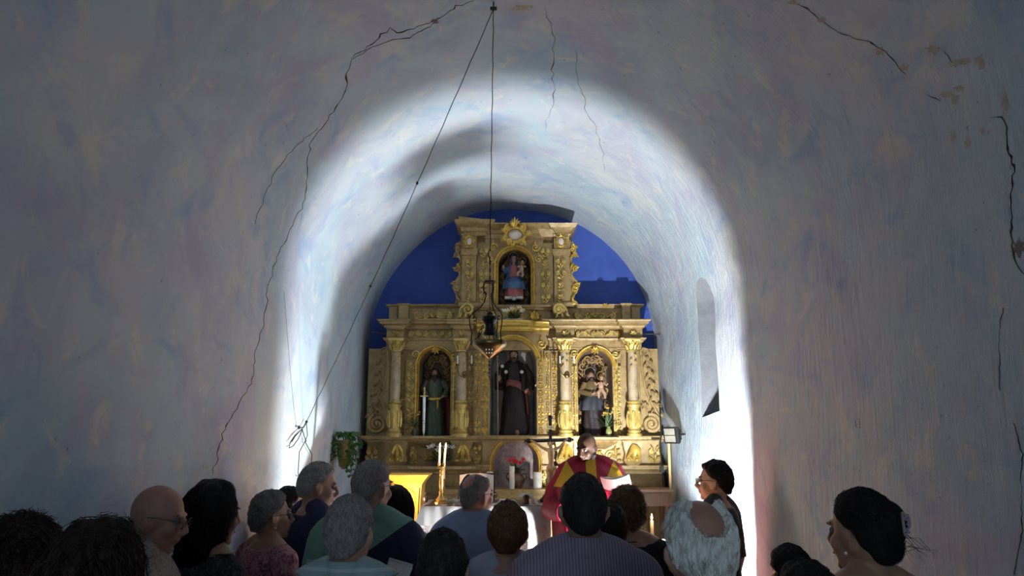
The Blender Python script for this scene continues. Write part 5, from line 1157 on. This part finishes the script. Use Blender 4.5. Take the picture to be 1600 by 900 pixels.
def arm_pts(s, pose):
    sh = (s*.178,-.018,1.378)
    if pose == 'fold': return [sh, (s*.218,-.035,1.25), (s*.232,-.02,1.11), (s*.18,.12,1.09), (s*.10,.23,1.12)]
    return [sh, (s*.215,-.03,1.25), (s*.235,-.04,1.10), (s*.235,.0,.97), (s*.22,.05,.86)]
def shoulders(mb, o, pose, end=1.0):
    for s in (-1, 1):
        mb.tube([(s*.03,-.02,1.47),(s*.085,-.02,1.447),(s*.135,-.02,1.415),(s*.178,-.018,1.378)], [.045+o,.050+o,.055+o,.058+o], 14)
        p = [Vector(q) for q in arm_pts(s, pose)]; rad = [.060,.050,.042,.038,.028]
        if end < 1:
            k = {.5: 2, .3: 1}[end]; e = p[k]; p = p[:k+1]; rad = rad[:k+1]
        mb.ell(p[0], (.058+o,)*3, 12, 8); mb.tube(p, [r+o for r in rad[:len(p)]], 14)
def person(px, top, Y, yaw, label, hair=('short', (.03,.02,.015)), skin_='fair', shirt=None, hyaw=0, pitch=0, roll=0, k=1.0, g=.0, floor=0, pose='down', sleeve=.5, collar=None,
           glasses=False, strands=700, hlen=.035, trousers=(.03,.03,.04), neckdrop=0, extra=None, flow='down', sr=.0008, hth=.012, group=None, voxel=.0075, wide=1.0):
    pt = P(px, top, Y); root = empty('person', (pt.x, Y, floor), label, 'person', group, math.radians(yaw)); root.scale = (k, k, k)
    dz = (pt.z-floor)/k - 1.700 - (hth if hair[0] not in ('bald', 'fringe') else .0) + .09*abs(math.sin(math.radians(pitch)))
    # body bends: the head sits on the neck and turns about its base
    def zm(mb):
        mb.v = [(x*(wide if z < 1.46 else 1), y, z+dz if z > .95 else z*(.95+dz)/.95) for x, y, z in mb.v]; return mb
    piv = Vector((0,-.02,1.50))
    HM = Matrix.Translation(piv) @ Matrix.Rotation(math.radians(hyaw), 4, 'Z') @ Matrix.Rotation(math.radians(-pitch), 4, 'X') @ Matrix.Rotation(math.radians(roll), 4, 'Y') @ Matrix.Translation(-piv) @ Matrix.Translation((0,0,1.588))
    B = MB(); H = MB(); head_shapes(H); H.xf(HM); B.add(H.v, H.f)
    B.tube([(0,-.022,1.40),(0,-.020,1.47), piv+Vector((0,0,.02)), HM @ Vector((0,-.012,-.04))], [.062,.054,.052,.052], 16)
    torso(B, 0, g); shoulders(B, 0, pose)
    for s in (-1, 1):
        B.tube([(s*.09,0,.88),(s*.095,.01,.68),(s*.095,.01,.5),(s*.095,-.015,.3),(s*.095,-.02,.09)], [.088,.075,.056,.052,.036], 12); B.tube([(s*.095,-.05,.04),(s*.10,.03,.045),(s*.105,.13,.025)], [.036,.042,.030], 10, flat=1.0)
        p = arm_pts(s, pose); hand(B, p[-1], Vector(p[-1])-Vector(p[-2]) if pose == 'down' else (-s*.7,.6,.1), .082, -s, .55)
    body = remesh(B, voxel, 3); bo = zm(body).build('body', SK[skin_], root, smooth=80)
    # clothes
    sm = shirt if shirt is not None else mat('plain_cloth', (.3,.3,.3), .8)
    T = MB(); torso(T, .014, g, .8, 1.44+(.03 if collar else 0)-neckdrop); shoulders(T, .012, pose, sleeve) if sleeve < 1 else shoulders(T, .012, pose, 1.0)
    if neckdrop: # open neck line
        T = MB(); torso(T, .014, g, .8, 1.44)
        for s in (-1, 1):
            T.tube([(s*.075,-.02,1.430),(s*.095,-.02,1.422),(s*.135,-.02,1.405),(s*.178,-.018,1.378)], [.050,.058,.065,.070], 14); p = [Vector(q) for q in arm_pts(s, pose)]; kk = 2 if sleeve == .5 else 4 if sleeve == 1 else 1; T.tube(p[:kk+1], [.070,.063,.055,.050,.040][:kk+1], 14); T.ell(p[0], (.070,)*3, 12, 8)
    tm = remesh(T, .009, 4); rnd = random.Random(int(px*7))
    sd = rnd.uniform(0, 50)
    tm.v = [tuple(Vector(v)+Vector((v[0], v[1], 0)).normalized()*(.006*noise.noise(Vector((v[0]*6+sd, v[1]*6, v[2]*11+v[0]*9)))+.003*noise.noise(Vector((v[0]*22+sd, v[1]*22, v[2]*15))))) for v in tm.v]
    so = zm(tm).build('shirt', sm, root, smooth=80)
    if collar:
        c_ = MB(); rs = []
        for z, o in ((1.445,.010),(1.475,.004),(1.502,.002),(1.506,.006),(1.500,.010),(1.470,.016),(1.452,.024)):
            rs.append([Vector((x, y-.0, z+(-.025*max(0, (y+.02)/.07)))) for x, y, _ in [tuple(q) for q in ellring(z, 0, -.020, .058+o, .062+o, 30, 2.0)]])
        c_.rings(rs, cap=False); zm(c_).build('collar', sm, so, smooth=60)
    L = MB(); L.rings([ellring(z, 0, 0, a, b_) for z, a, b_ in ((.70,.175,.13),(.82,.188,.135),(.92,.186,.132),(1.0,.168,.125+g))])
    for s in (-1, 1): L.tube([(s*.09,0,.88),(s*.097,.01,.68),(s*.097,.01,.5),(s*.097,-.01,.3),(s*.097,-.01,.06)], [.095,.09,.075,.068,.065], 12)
    zm(remesh(L, .014, 2)).build('trousers', mat('trousers_%02d' % int(trousers[2]*100), trousers, .8), root, smooth=80)
    for s in (-1, 1):
        sh = MB(); sh.rings([ellring(z, s*.10, .035+c, a, b_, 14) for z, c, a, b_ in ((0,0,.048,.135),(.02,0,.050,.137),(.05,-.01,.046,.12),(.09,-.05,.044,.07),(.10,-.055,.042,.06))]); sh.build('shoe', mat('dark_leather', (.03,.022,.018), .4), root)
    hm4 = Matrix.Translation((0,0,dz)) @ HM
    # hair
    style, hc = hair[0], hair[1]
    if style != 'bald':
        hm = hairmat('hair_%02d_%02d_%02d' % tuple(int(q*99) for q in hc), hc, hair[2] if len(hair) > 2 else .45); V = MB(); NA, NE = 72, 40; grid = []; rr = random.Random(int(px)); off = rr.uniform(0, 40)
        for i in range(NE+1):
            el = -62+152*i/NE; row = []
            for j in range(NA):
                az = -180+360*j/NA; a, e = math.radians(az), math.radians(el); nn = noise.noise(Vector((math.sin(a)*2.2+off, math.cos(a)*2.2, e*2.2)))
                edge = max(0., min(1., (el-thr(az))/10)) if hair_ok(az, el, style) else 0
                if style == 'fringe' and edge: edge = min(edge, max(.0, (34+(abs(az)-80)*.10-el)/12))
                t_ = hth*(.3+.7*edge)*(1+.55*nn+.35*noise.noise(Vector((math.sin(a)*5+off, math.cos(a)*5, e*5)))) if edge > 0 else -.012
                if style == 'fringe': t_ = min(t_, .007)
                lowz = .122 if el < 0 else .095; sq = max(0, -math.sin(e)); row.append(Vector((math.sin(a)*math.cos(e)**(1-.35*sq)*(.073+t_*.85), -.013+math.cos(a)*math.cos(e)**(1-.30*sq)*(.094+t_), .020+math.sin(e)*(lowz+t_))))
            grid.append(row)
        V.rings(grid)
        if style in ('bob', 'long'):
            zl = -.19 if style == 'bob' else -.42
            V2 = MB(); folded(V2, [(zl,0,-.055,.075 if style == 'bob' else .055,.045,.5),(zl+.03,0,-.055,.092 if style == 'bob' else .07,.058,.6),(zl*.6,0,-.05,.100 if style == 'bob' else .088,.070,.4),(-.06,0,-.032,.100,.088,.2),(.0,0,-.022,.097,.098,.1),(.05,0,-.018,.088,.094,0),(.10,0,-.018,.05,.06,0)], 11, .05, 40, int(px)); V.add(V2.v, V2.f)
        if style == 'updo':
            V.ell((0,-.095,.035), (.055,.045,.06), 16, 10); V.ell((.0,-.075,-.03), (.06,.045,.06), 16, 10)
        if style in ('bob', 'long', 'updo', 'curly'): V = remesh(V, .007, 3)
        if style == 'curly': V.v = [tuple(Vector(v)*(1+.05*noise.noise(Vector(v)*38)+.03*noise.noise(Vector(v)*80))) for v in V.v]
        bvh = BVHTree.FromPolygons([Vector(v) for v in V.v], V.f)
        ho = MB(); ho.v, ho.f, ho.m = list(V.v), list(V.f), list(V.m)
        V3 = MB(); crown = Vector((.01,-.045,.115)); cnt = 0; tries = 0
        while cnt < strands and tries < strands*4:
            tries += 1; az = rr.uniform(-180, 180); el = math.degrees(math.asin(rr.uniform(-.85, 1))); low = style in ('bob', 'long') and rr.random() < .55
            if not low and not hair_ok(az, el, style) and not (style == 'thinning' and el > 25 and abs(az) > 40 and rr.random() < .5): continue
            a, e = math.radians(az), math.radians(el)
            if low:
                if abs(az) < 55: continue
                q0 = Vector((math.sin(a)*.12, -.04+math.cos(a)*.1, rr.uniform(.02, -.19 if style == 'bob' else -.40)))
            else: q0 = Vector((math.sin(a)*math.cos(e)*.1, -.013+math.cos(a)*math.cos(e)*.12, .02+math.sin(e)*.115))
            ex = .019 if not low and not hair_ok(az, el, style) else 0
            hitp, nrm, _, _ = bvh.find_nearest(q0)
            if hitp is None: continue
            L_ = hlen*rr.uniform(.6, 1.3); spr = rr.uniform(.3, 1.8); p = hitp; pts = [p-nrm*.002]; jit = Vector((rr.gauss(0,1), rr.gauss(0,1), rr.gauss(0,1)))*(.28 if flow != 'curly' else .9)
            for st in range(5):
                if flow == 'back': d = Vector((jit.x*.3, -1, -.25))
                elif flow == 'side': d = Vector((p.x*4+.9*(1 if p.x > .02 else -1), -.5, -.5))
                else: d = (p-crown).normalized()+Vector((0,0,-.7))
                d = d+jit
                if flow == 'curly': jit = Quaternion((0,0,1), 1.0) @ jit
                d = d-nrm*d.dot(nrm)
                if d.length < 1e-4: break
                p = p+d.normalized()*L_/5; hp, n2, _, _ = bvh.find_nearest(p)
                if hp is None: break
                nrm = n2 if n2.dot(nrm) > -.2 else nrm; p = hp; pts.append(p+nrm*(ex+.0010+.0012*st*spr*(1.8 if flow == 'curly' else 1)))
            nq = noise.noise(pts[0]*55+Vector((off,0,0)))+rr.gauss(0,.12); V3.cur = 1 if nq > .12 else 2 if nq < -.14 else 0
            if len(pts) > 3: V3.tube(pts, [sr]*(len(pts)-1)+[sr*.3], 3); cnt += 1
        base_n = len(ho.f); ho.add(V3.v, V3.f); ho.m = [0]*base_n+list(V3.m); ho.xf(hm4)
        tg = '%02d_%02d_%02d' % tuple(int(q*99) for q in hc)
        h_o = ho.build('hair', [hm, hairmat('hair_light_'+tg, tuple(min(1, q*(1.35 if hc[0] > .12 else 1.8)+.003) for q in hc)), hairmat('hair_dark_'+tg, tuple(q*(.68 if hc[0] > .12 else .5) for q in hc))], root, smooth=70)
        if style == 'updo':
            w_ = MB()
            for q in range(16):
                a = rr.uniform(-1, 1); w_.tube([Vector((a*.05,-.12,-.02+rr.uniform(-.03,.04))), Vector((a*.07+.01,-.15,-.02+rr.uniform(-.04,.02))), Vector((a*.09+rr.uniform(0,.04),-.165,-.03+rr.uniform(-.04,.02)))], [.0008,.0007,.0004], 4)
            w_.xf(hm4); w_.build('loose_wisps', hm, h_o)
    # face details
    e = MB(); 
    for s in (-1, 1):
        e = MB(); e.ell((s*.030,.075,.006), (.0125,.011,.010), 10, 8); e.xf(hm4); eb = e.build('eye', mat('eye_white', (.16,.15,.14), .6, bmp=0), root)
        MATS['eye_white'].node_tree.nodes['Principled BSDF'].inputs['Specular IOR Level'].default_value = .1
        i_ = MB(); i_.ell((s*.030,.0838,.004), (.0055,.0035,.0055), 8, 6); i_.xf(hm4); i_.build('iris', mat('dark_eye', (.02,.015,.012), .2, bmp=0), eb)
        b_ = MB(); b_.tube([(s*.014,.083,.026),(s*.030,.082,.031),(s*.046,.071,.027)], [.003,.0038,.002], 6, flat=.6); b_.xf(hm4); b_.build('eyebrow', hairmat('brow_%d' % int(hair[1][0]*50), tuple(q*.7 for q in hair[1])), root)
    l_ = MB(); l_.ell((0,.0945,-.0655), (.018,.003,.0045), 10, 6); l_.xf(hm4); l_.build('lips', mat('lips', (.25,.08,.07), .45, bmp=0), root)
    if glasses:
        g_ = MB()
        for s in (-1, 1):
            g_.tube([(s*.032+.021*math.cos(a), .106, .004+.016*math.sin(a)) for a in np.linspace(0, 2*PI, 17)[:-1]], .0014, 6, closed=True)
            g_.tube([(s*.053,.105,.008),(s*.070,.085,.010),(s*.082,.02,.010),(s*.084,-.02,.004),(s*.080,-.035,-.008)], .0015, 6)
        g_.tube([(-.011,.107,.006),(0,.109,.009),(.011,.107,.006)], .0014, 6); g_.xf(hm4); go = g_.build('glasses', mat('dark_frame', (.02,.02,.02), .3, bmp=0), root)
        for s in (-1, 1):
            q = MB(); q.lathe([(.0005,-.0004),(.0200,-.0004),(.0200,.0004),(.0005,.0004)], (0,0,0), 16, Matrix.Translation((s*.032,.106,.004)) @ Matrix.Diagonal((1,1,.8,1)) @ Matrix.Rotation(PI/2, 4, 'X')); q.xf(hm4)
            gm, gnt, gb = (MATS['lens'], None, None) if 'lens' in MATS else node_mat('lens')
            if gb: gb.inputs['Transmission Weight'].default_value = 1; gb.inputs['IOR'].default_value = 1.05; gb.inputs['Roughness'].default_value = .02; MATS['lens'] = gm
            q.build('lens', gm, go)
    root['_dz'] = dz
    if extra: extra(root, hm4, dz, so)
    del root['_dz']
    return root
def stripes(name, a, b_, f, axis=0, w=.35):
    m, nt, b = node_mat(name); t = N(nt, 'ShaderNodeTexCoord'); sp = N(nt, 'ShaderNodeSeparateXYZ'); nt.links.new(t.outputs['Object'], sp.inputs[0])
    mu = N(nt, 'ShaderNodeMath', operation='MULTIPLY'); nt.links.new(sp.outputs[axis], mu.inputs[0]); mu.inputs[1].default_value = f
    fr = N(nt, 'ShaderNodeMath', operation='FRACT'); nt.links.new(mu.outputs[0], fr.inputs[0])
    c = ramp(nt, fr.outputs[0], [(0, b_), (w, b_), (w+.08, a), (.92, a), (1, b_)]); nt.links.new(c, b.inputs['Base Color']); b.inputs['Roughness'].default_value = .8
    nt.links.new(bump(nt, nz(nt, coords(nt), 7, 3), .5, .03), b.inputs['Normal']); return m
def cloth_m(name, c, sc=7): return mat(name, c, .85, var=.10, scale=sc, bmp=.5, bd=.03)
def floral(name, base_, spots, sc):
    m, nt, b = node_mat(name); v = coords(nt); f = nz(nt, v, sc, 3, .7, 1.2); f2 = nz(nt, v, sc*.6, 2, .5, .5)
    c = ramp(nt, f, [(.40, spots[0]), (.47, base_), (.53, base_), (.60, spots[1])]); nt.links.new(c, b.inputs['Base Color']); b.inputs['Roughness'].default_value = .85; return m
def polo():
    m, nt, b = node_mat('green_navy_polo'); t = N(nt, 'ShaderNodeTexCoord'); sp = N(nt, 'ShaderNodeSeparateXYZ'); nt.links.new(t.outputs['Object'], sp.inputs[0])
    ab = N(nt, 'ShaderNodeMath', operation='MULTIPLY_ADD'); nt.links.new(sp.outputs[0], ab.inputs[0]); ab.inputs[1].default_value = -.75; nt.links.new(sp.outputs[2], ab.inputs[2])
    c = ramp(nt, ab.outputs[0], [(0,(.012,.015,.05)),(1,(.012,.015,.05))]); mr = N(nt, 'ShaderNodeMath', operation='GREATER_THAN'); nt.links.new(ab.outputs[0], mr.inputs[0]); mr.inputs[1].default_value = 1.24
    nt.links.new(mix(nt, mr.outputs[0], (.012,.016,.05), (.16,.31,.24)), b.inputs['Base Color']); b.inputs['Roughness'].default_value = .85
    nt.links.new(bump(nt, nz(nt, coords(nt), 7, 3), .4, .03), b.inputs['Normal']); return m
GREY, LGREY, DGREY, BLACKH, BROWNH, DBROWN = (.20,.19,.185), (.30,.29,.28), (.05,.045,.042), (.010,.008,.008), (.055,.030,.018), (.022,.013,.010)
def earring(side):
    def f(root, hm4, dz, so):
        e = MB(); e.ell((side*.087,-.005,-.052), (.005,.005,.005), 8, 6); e.xf(hm4); e.build('earring', mat('pearl', (.7,.68,.62), .2, bmp=0), root)
    return f
def sleeve_white(root, hm4, dz, so):
    for s in (-1,):
        p = [Vector(q) for q in arm_pts(s, 'down')]; m_ = MB(); m_.tube([p[1]+Vector((0,0,dz+.03)), p[1]+Vector((0,0,dz-.06)), p[2]+Vector((0,0,dz))], [.069,.066,.062], 16); m_.build('sleeve', cloth_m('white_sleeve', (.42,.42,.50)), so)
def necklace(root, hm4, dz, so):
    e = MB(); e.tube([(.068*math.cos(a), -.022+.066*math.sin(a), 1.452+dz-.03*max(0, math.sin(a))) for a in np.linspace(0, 2*PI, 30)[:-1]], .0028, 6, closed=True); e.build('necklace', mat('dark_beads', (.06,.06,.07), .2, .5, bmp=0), root)
def hairclip(root, hm4, dz, so):
    e = MB()
    for r_, th_ in ((.026,.0035),(.016,.003)):
        e.tube([(.006+r_*.55*math.cos(a)*.8, -.141-.012*abs(math.cos(a))*.5, .035+r_*1.25*math.sin(a)) for a in np.linspace(.6, 2*PI-.6, 18)], th_, 6)
    for q in range(5): e.tube([(.016,-.146,.01+.012*q),(.036,-.138,.012+.012*q)], .003, 5)
    e.ell((.036,-.134,.04), (.012,.010,.022), 8, 6); e.xf(hm4); e.build('hair_clip', mat('mauve_clip', (.30,.24,.28), .35, bmp=0), root); earring(-1)(root, hm4, dz, so)
def stubble(root, hm4, dz, so): pass
# near row
person(1090, 779, 1.81, 4, 'nearest elderly man with thick white hair around a balding crown, seen from behind', ('thinning', (.66,.64,.61), .2), 'ruddy', cloth_m('grey_shirt', (.12,.12,.14)), strands=5200, hlen=.06, hth=.014, sr=.0007, pitch=6, collar=True, flow='down')
person(910, 740, 2.70, 2, 'tall man with short dark hair and pale mauve pinstriped shirt, seen from behind', ('short', (.022,.019,.019)), 'tan', stripes('mauve_pinstripe', (.26,.22,.29), (.17,.13,.19), 95), collar=True, strands=1600, hlen=.022, sr=.0006, hth=.009, k=1.02, wide=1.06, g=.01)
person(549, 774, 2.64, -6, 'grey-haired man in pale teal striped shirt in front of the green polo', ('short', (.22,.20,.20)), 'fair', stripes('teal_stripe_shirt', (.26,.36,.38), (.40,.47,.48), 30, 2, .25), hyaw=-4, collar=True, strands=2200, hlen=.028, sr=.0007, hth=.011, wide=.88)
person(693, 829, 2.51, 0, 'short person with dark brown hair at the bottom edge, below the blue-shirted man', ('short', (.030,.017,.011)), 'fair', cloth_m('dark_top', (.03,.03,.035)), strands=1500, hlen=.05, hth=.018, k=.95, pitch=4, sr=.0008, wide=.85)
person(40, 806, 1.91, 20, 'person with dark tousled hair at the lower left corner', ('curly', DBROWN), 'fair', cloth_m('black_top', (.012,.012,.014)), strands=1800, hlen=.05, hth=.026, flow='curly', sr=.0009, k=.98, wide=.8)
person(165, 812, 1.66, -10, 'woman with wide dark wavy hair, second from the lower left corner', ('bob', (.022,.012,.010)), 'fair', cloth_m('black_top', (.012,.012,.014)), strands=2000, hlen=.10, hth=.022, flow='curly', sr=.0008, k=1.0, wide=.8)
person(243, 766, 2.86, -72, 'bald man with dark-framed glasses in profile beside the left wall', ('bald', (.06,.045,.04)), 'ruddy', floral('speckled_shirt', (.30,.25,.22), ((.20,.14,.12),(.34,.29,.26)), 40), glasses=True, strands=500, hlen=.008, sr=.0004, pitch=14, hyaw=-10, collar=True, wide=.85)
person(336, 752, 3.27, -35, 'woman with shoulder-length black hair and dark patterned top beside the left wall', ('bob', BLACKH), 'tan', floral('dark_dotted_blouse', (.012,.014,.018), ((.012,.014,.018),(.06,.07,.08)), 60), strands=1500, hlen=.10, hth=.020, sr=.0007, k=1.1, pitch=4, neckdrop=.02, wide=.8)
person(427, 766, 4.05, -42, 'short-haired grey woman in pink floral blouse with pearl earring and glasses', ('short', (.15,.14,.13)), 'tan', floral('pink_floral', (.36,.14,.17), ((.10,.04,.06),(.46,.24,.26)), 38), glasses=True, hyaw=-14, strands=1500, hlen=.04, hth=.018, sr=.0008, extra=earring(1), neckdrop=.05)
person(455, 760, 4.8, -50, 'dark-haired person mostly hidden behind the woman in the pink floral blouse', ('short', BLACKH), 'tan', cloth_m('navy_top', (.012,.016,.055)), strands=500, hlen=.04, hth=.014, k=.9, wide=.8)
person(495, 726, 4.36, -48, 'person with combed silver-grey hair and navy shirt, face turned to the right', ('short', (.24,.23,.21)), 'tan', cloth_m('navy_shirt', (.010,.014,.06)), hyaw=-22, pitch=10, strands=1300, hlen=.06, hth=.014, flow='back', sr=.0009, k=1.02)
person(580, 721, 3.58, -12, 'tall balding man in green and navy colour-block polo shirt', ('short', (.20,.18,.18)), 'ruddy', polo(), hyaw=-18, strands=1400, hlen=.020, sr=.0006, hth=.007, k=1.04, wide=1.08, g=.03, extra=sleeve_white, pitch=6, glasses=True)
person(621, 758, 3.95, -8, 'woman with long straight black hair and light blue blouse', ('long', BLACKH), 'tan', cloth_m('sky_blouse', (.22,.30,.44)), strands=1500, hlen=.14, hth=.014, sr=.0008, k=.95)
person(742, 740, 4.25, -14, 'grey-haired man with glasses in light blue dress shirt, head turned right', ('thinning', (.17,.155,.15)), 'ruddy', cloth_m('light_blue_shirt', (.24,.30,.45)), hyaw=-30, glasses=True, collar=True, strands=1200, hlen=.022, sr=.0006, hth=.008, pitch=4)
person(794, 783, 3.22, -4, 'person with short auburn-brown hair and white-blue top, just left of the pinstriped man', ('short', (.085,.036,.020)), 'fair', cloth_m('ice_blue_top', (.34,.37,.46)), strands=1800, hlen=.045, hth=.018, sr=.0008, k=.96)
person(978, 759, 3.87, 4, 'woman with curly brown hair, black top and a bead necklace', ('curly', (.11,.060,.034)), 'fair', cloth_m('black_tee', (.008,.008,.009)), strands=1500, hlen=.03, hth=.020, flow='curly', sr=.0009, k=.98, extra=necklace, neckdrop=.02)
person(951, 784, 3.38, 8, 'person barely visible between the pinstriped man and the woman in black', ('short', DBROWN), 'tan', cloth_m('brown_top', (.05,.03,.025)), strands=500, hlen=.03, hth=.012, k=.9)
person(1114, 719, 4.86, 52, 'young man in dark grey tee and glasses standing against the bright right wall', ('short', BLACKH), 'fair', cloth_m('charcoal_tee', (.035,.033,.036)), hyaw=16, glasses=True, strands=1100, hlen=.035, hth=.020, flow='back', sr=.0009)
person(1341, 767, 2.42, 24, 'woman with dark pinned-up hair, mauve claw clip and white top', ('updo', BLACKH), 'tan', cloth_m('white_top', (.38,.40,.46)), hyaw=6, pitch=2, strands=2200, hlen=.07, hth=.016, flow='back', sr=.0007, extra=hairclip, neckdrop=.01, k=1.02)
person(1231, 850, 3.22, 10, 'short dark-haired person at the right, behind the lower dark head', ('short', BLACKH), 'tan', cloth_m('black_top', (.012,.012,.014)), strands=800, hlen=.04, hth=.018, k=.92)
person(1256, 874, 2.0, 10, 'lowest dark head at the right bottom edge', ('short', (.012,.009,.008)), 'tan', cloth_m('black_top', (.012,.012,.014)), strands=900, hlen=.03, hth=.014, k=.88, wide=.85)

# ------------------------------------------------------------ the priest
YPR = 5.76
def chasuble():
    m, nt, b = node_mat('crimson_gold_vestment'); t = N(nt, 'ShaderNodeTexCoord'); sp = N(nt, 'ShaderNodeSeparateXYZ'); nt.links.new(t.outputs['Object'], sp.inputs[0])
    def mth(op, a, bb, c=None):
        n = N(nt, 'ShaderNodeMath', operation=op)
        for i, v in enumerate((a, bb, c)):
            if v is None: continue
            if isinstance(v, (int, float)): n.inputs[i].default_value = v
            else: nt.links.new(v, n.inputs[i])
        return n.outputs[0]
    ax = mth('ABSOLUTE', sp.outputs[0], 0); c1 = mth('LESS_THAN', ax, .040)
    dzv = mth('SUBTRACT', 1.50, sp.outputs[2]); wv = mth('MULTIPLY', mth('SUBTRACT', dzv, .02), .55); c2 = mth('MULTIPLY', mth('LESS_THAN', mth('ABSOLUTE', mth('SUBTRACT', ax, .19), 0), wv), mth('LESS_THAN', dzv, .22))
    f = mth('MAXIMUM', c1, c2)
    nt.links.new(mix(nt, f, (.20,.003,.018), (.45,.27,.012)), b.inputs['Base Color']); b.inputs['Roughness'].default_value = .5; b.inputs['Specular IOR Level'].default_value = .2
    nt.links.new(bump(nt, nz(nt, coords(nt, (1,1,.4)), 9, 3), .4, .03), b.inputs['Normal']); return m
def priest_extra(root, hm4, dz, so):
    V = MB(); rs = []
    for z, a, b_, q, cy in ((.55,.29,.24,1,0.02),(.8,.30,.24,1,.03),(1.0,.31,.25,.8,.04),(1.15,.32,.25,.5,.05),(1.25,.315,.22,.3,.03),(1.34,.285,.17,.1,.01),(1.405,.235,.135,0,-.01),(1.45,.15,.105,0,-.02),(1.485,.088,.082,0,-.02)):
        rs.append([Vector((a*(1+.05*q*math.sin(9*t))*math.cos(t), cy+b_*(1+.07*q*math.sin(9*t+1))*math.sin(t), z+dz)) for t in np.linspace(0, 2*PI, 65)[:-1]])
    V.rings(rs)
    for s in (-1, 1): V.tube([(s*.17,0,1.36+dz),(s*.27,.03,1.22+dz),(s*.31,.14,1.10+dz),(s*.22,.30,1.10+dz)], [.10,.10,.09,.075], 14)
    for s in (-1, 1): V.tube([(s*.03,-.02,1.455+dz),(s*.10,-.02,1.438+dz),(s*.185,-.015,1.385+dz),(s*.23,0,1.28+dz)], [.075,.080,.088,.09], 14)
    V = remesh(V, .010, 3); V.build('chasuble', chasuble(), root, smooth=80)
    c_ = MB(); c_.rings([ellring(z, 0, -.018, a, b_, 24, 2) for z, a, b_ in ((1.455+dz,.086,.080),(1.475+dz,.070,.070),(1.515+dz,.060,.062),(1.517+dz,.056,.058),(1.47+dz,.056,.058))], cap=False); c_.build('white_collar', mat('white_collar', (.75,.73,.70), .7), root)
pr = person(921, 681, YPR, 178, 'dark-skinned bald priest in crimson and gold vestment reading at the right end of the altar', ('bald', (.012,.010,.010)), 'dark', cloth_m('white_alb', (.6,.58,.55)), pitch=20, hyaw=-34, strands=200, hlen=.006, sr=.0004, floor=.25, pose='fold', sleeve=1, extra=priest_extra, k=.94, wide=1.08)
pb = P(963, 758, YPR-.38); t = empty('open_book', pb, 'large open book held up by the priest, its pages brightly lit', 'book', None, math.radians(8)); t.rotation_euler = (math.radians(-38), math.radians(-6), math.radians(-14))
for s in (-1, 1):
    mb = MB(); rs = []
    for q in range(9):
        u_ = q/8; x = s*.125*u_; zz_ = .012+.016*math.sin(PI*min(1, u_*1.2))+.02*u_*u_*2; rs.append([Vector((x,-.085,zz_)), Vector((x,.085,zz_)), Vector((x,.085,.004+.04*u_*u_)), Vector((x,-.085,.004+.04*u_*u_))])
    mb.rings(rs); mb.build('page_block', MATS['white_paper'], t)
mb = MB(); rs = []
for q in range(13):
    u_ = -1+q/6; x = .132*u_; rs.append([Vector((x,-.09,-.002+.04*u_*u_)), Vector((x,.09,-.002+.04*u_*u_)), Vector((x,.09,.003+.04*u_*u_)), Vector((x,-.09,.003+.04*u_*u_))])
mb.rings(rs); mb.build('cover', mat('dark_cover', (.05,.02,.02), .5), t); t.scale = (.78,.78,.78)
# leaflet held by the man in the teal shirt's neighbour
t = empty('leaflet', P(622, 893, 3.1), 'folded white leaflet held low beside the woman with long black hair', 'paper')
mb = MB(); mb.box(-.05,.05,-.001,.001,-.03,.03, Matrix.Rotation(-.5, 4, 'X') @ Matrix.Rotation(.3, 4, 'Y')); mb.box(-.05,.05,-.001,.001,-.03,.03, Matrix.Translation((0,.03,.01)) @ Matrix.Rotation(.4, 4, 'X') @ Matrix.Rotation(.3, 4, 'Y')); mb.build('sheet', MATS['white_paper'], t, smooth=0)
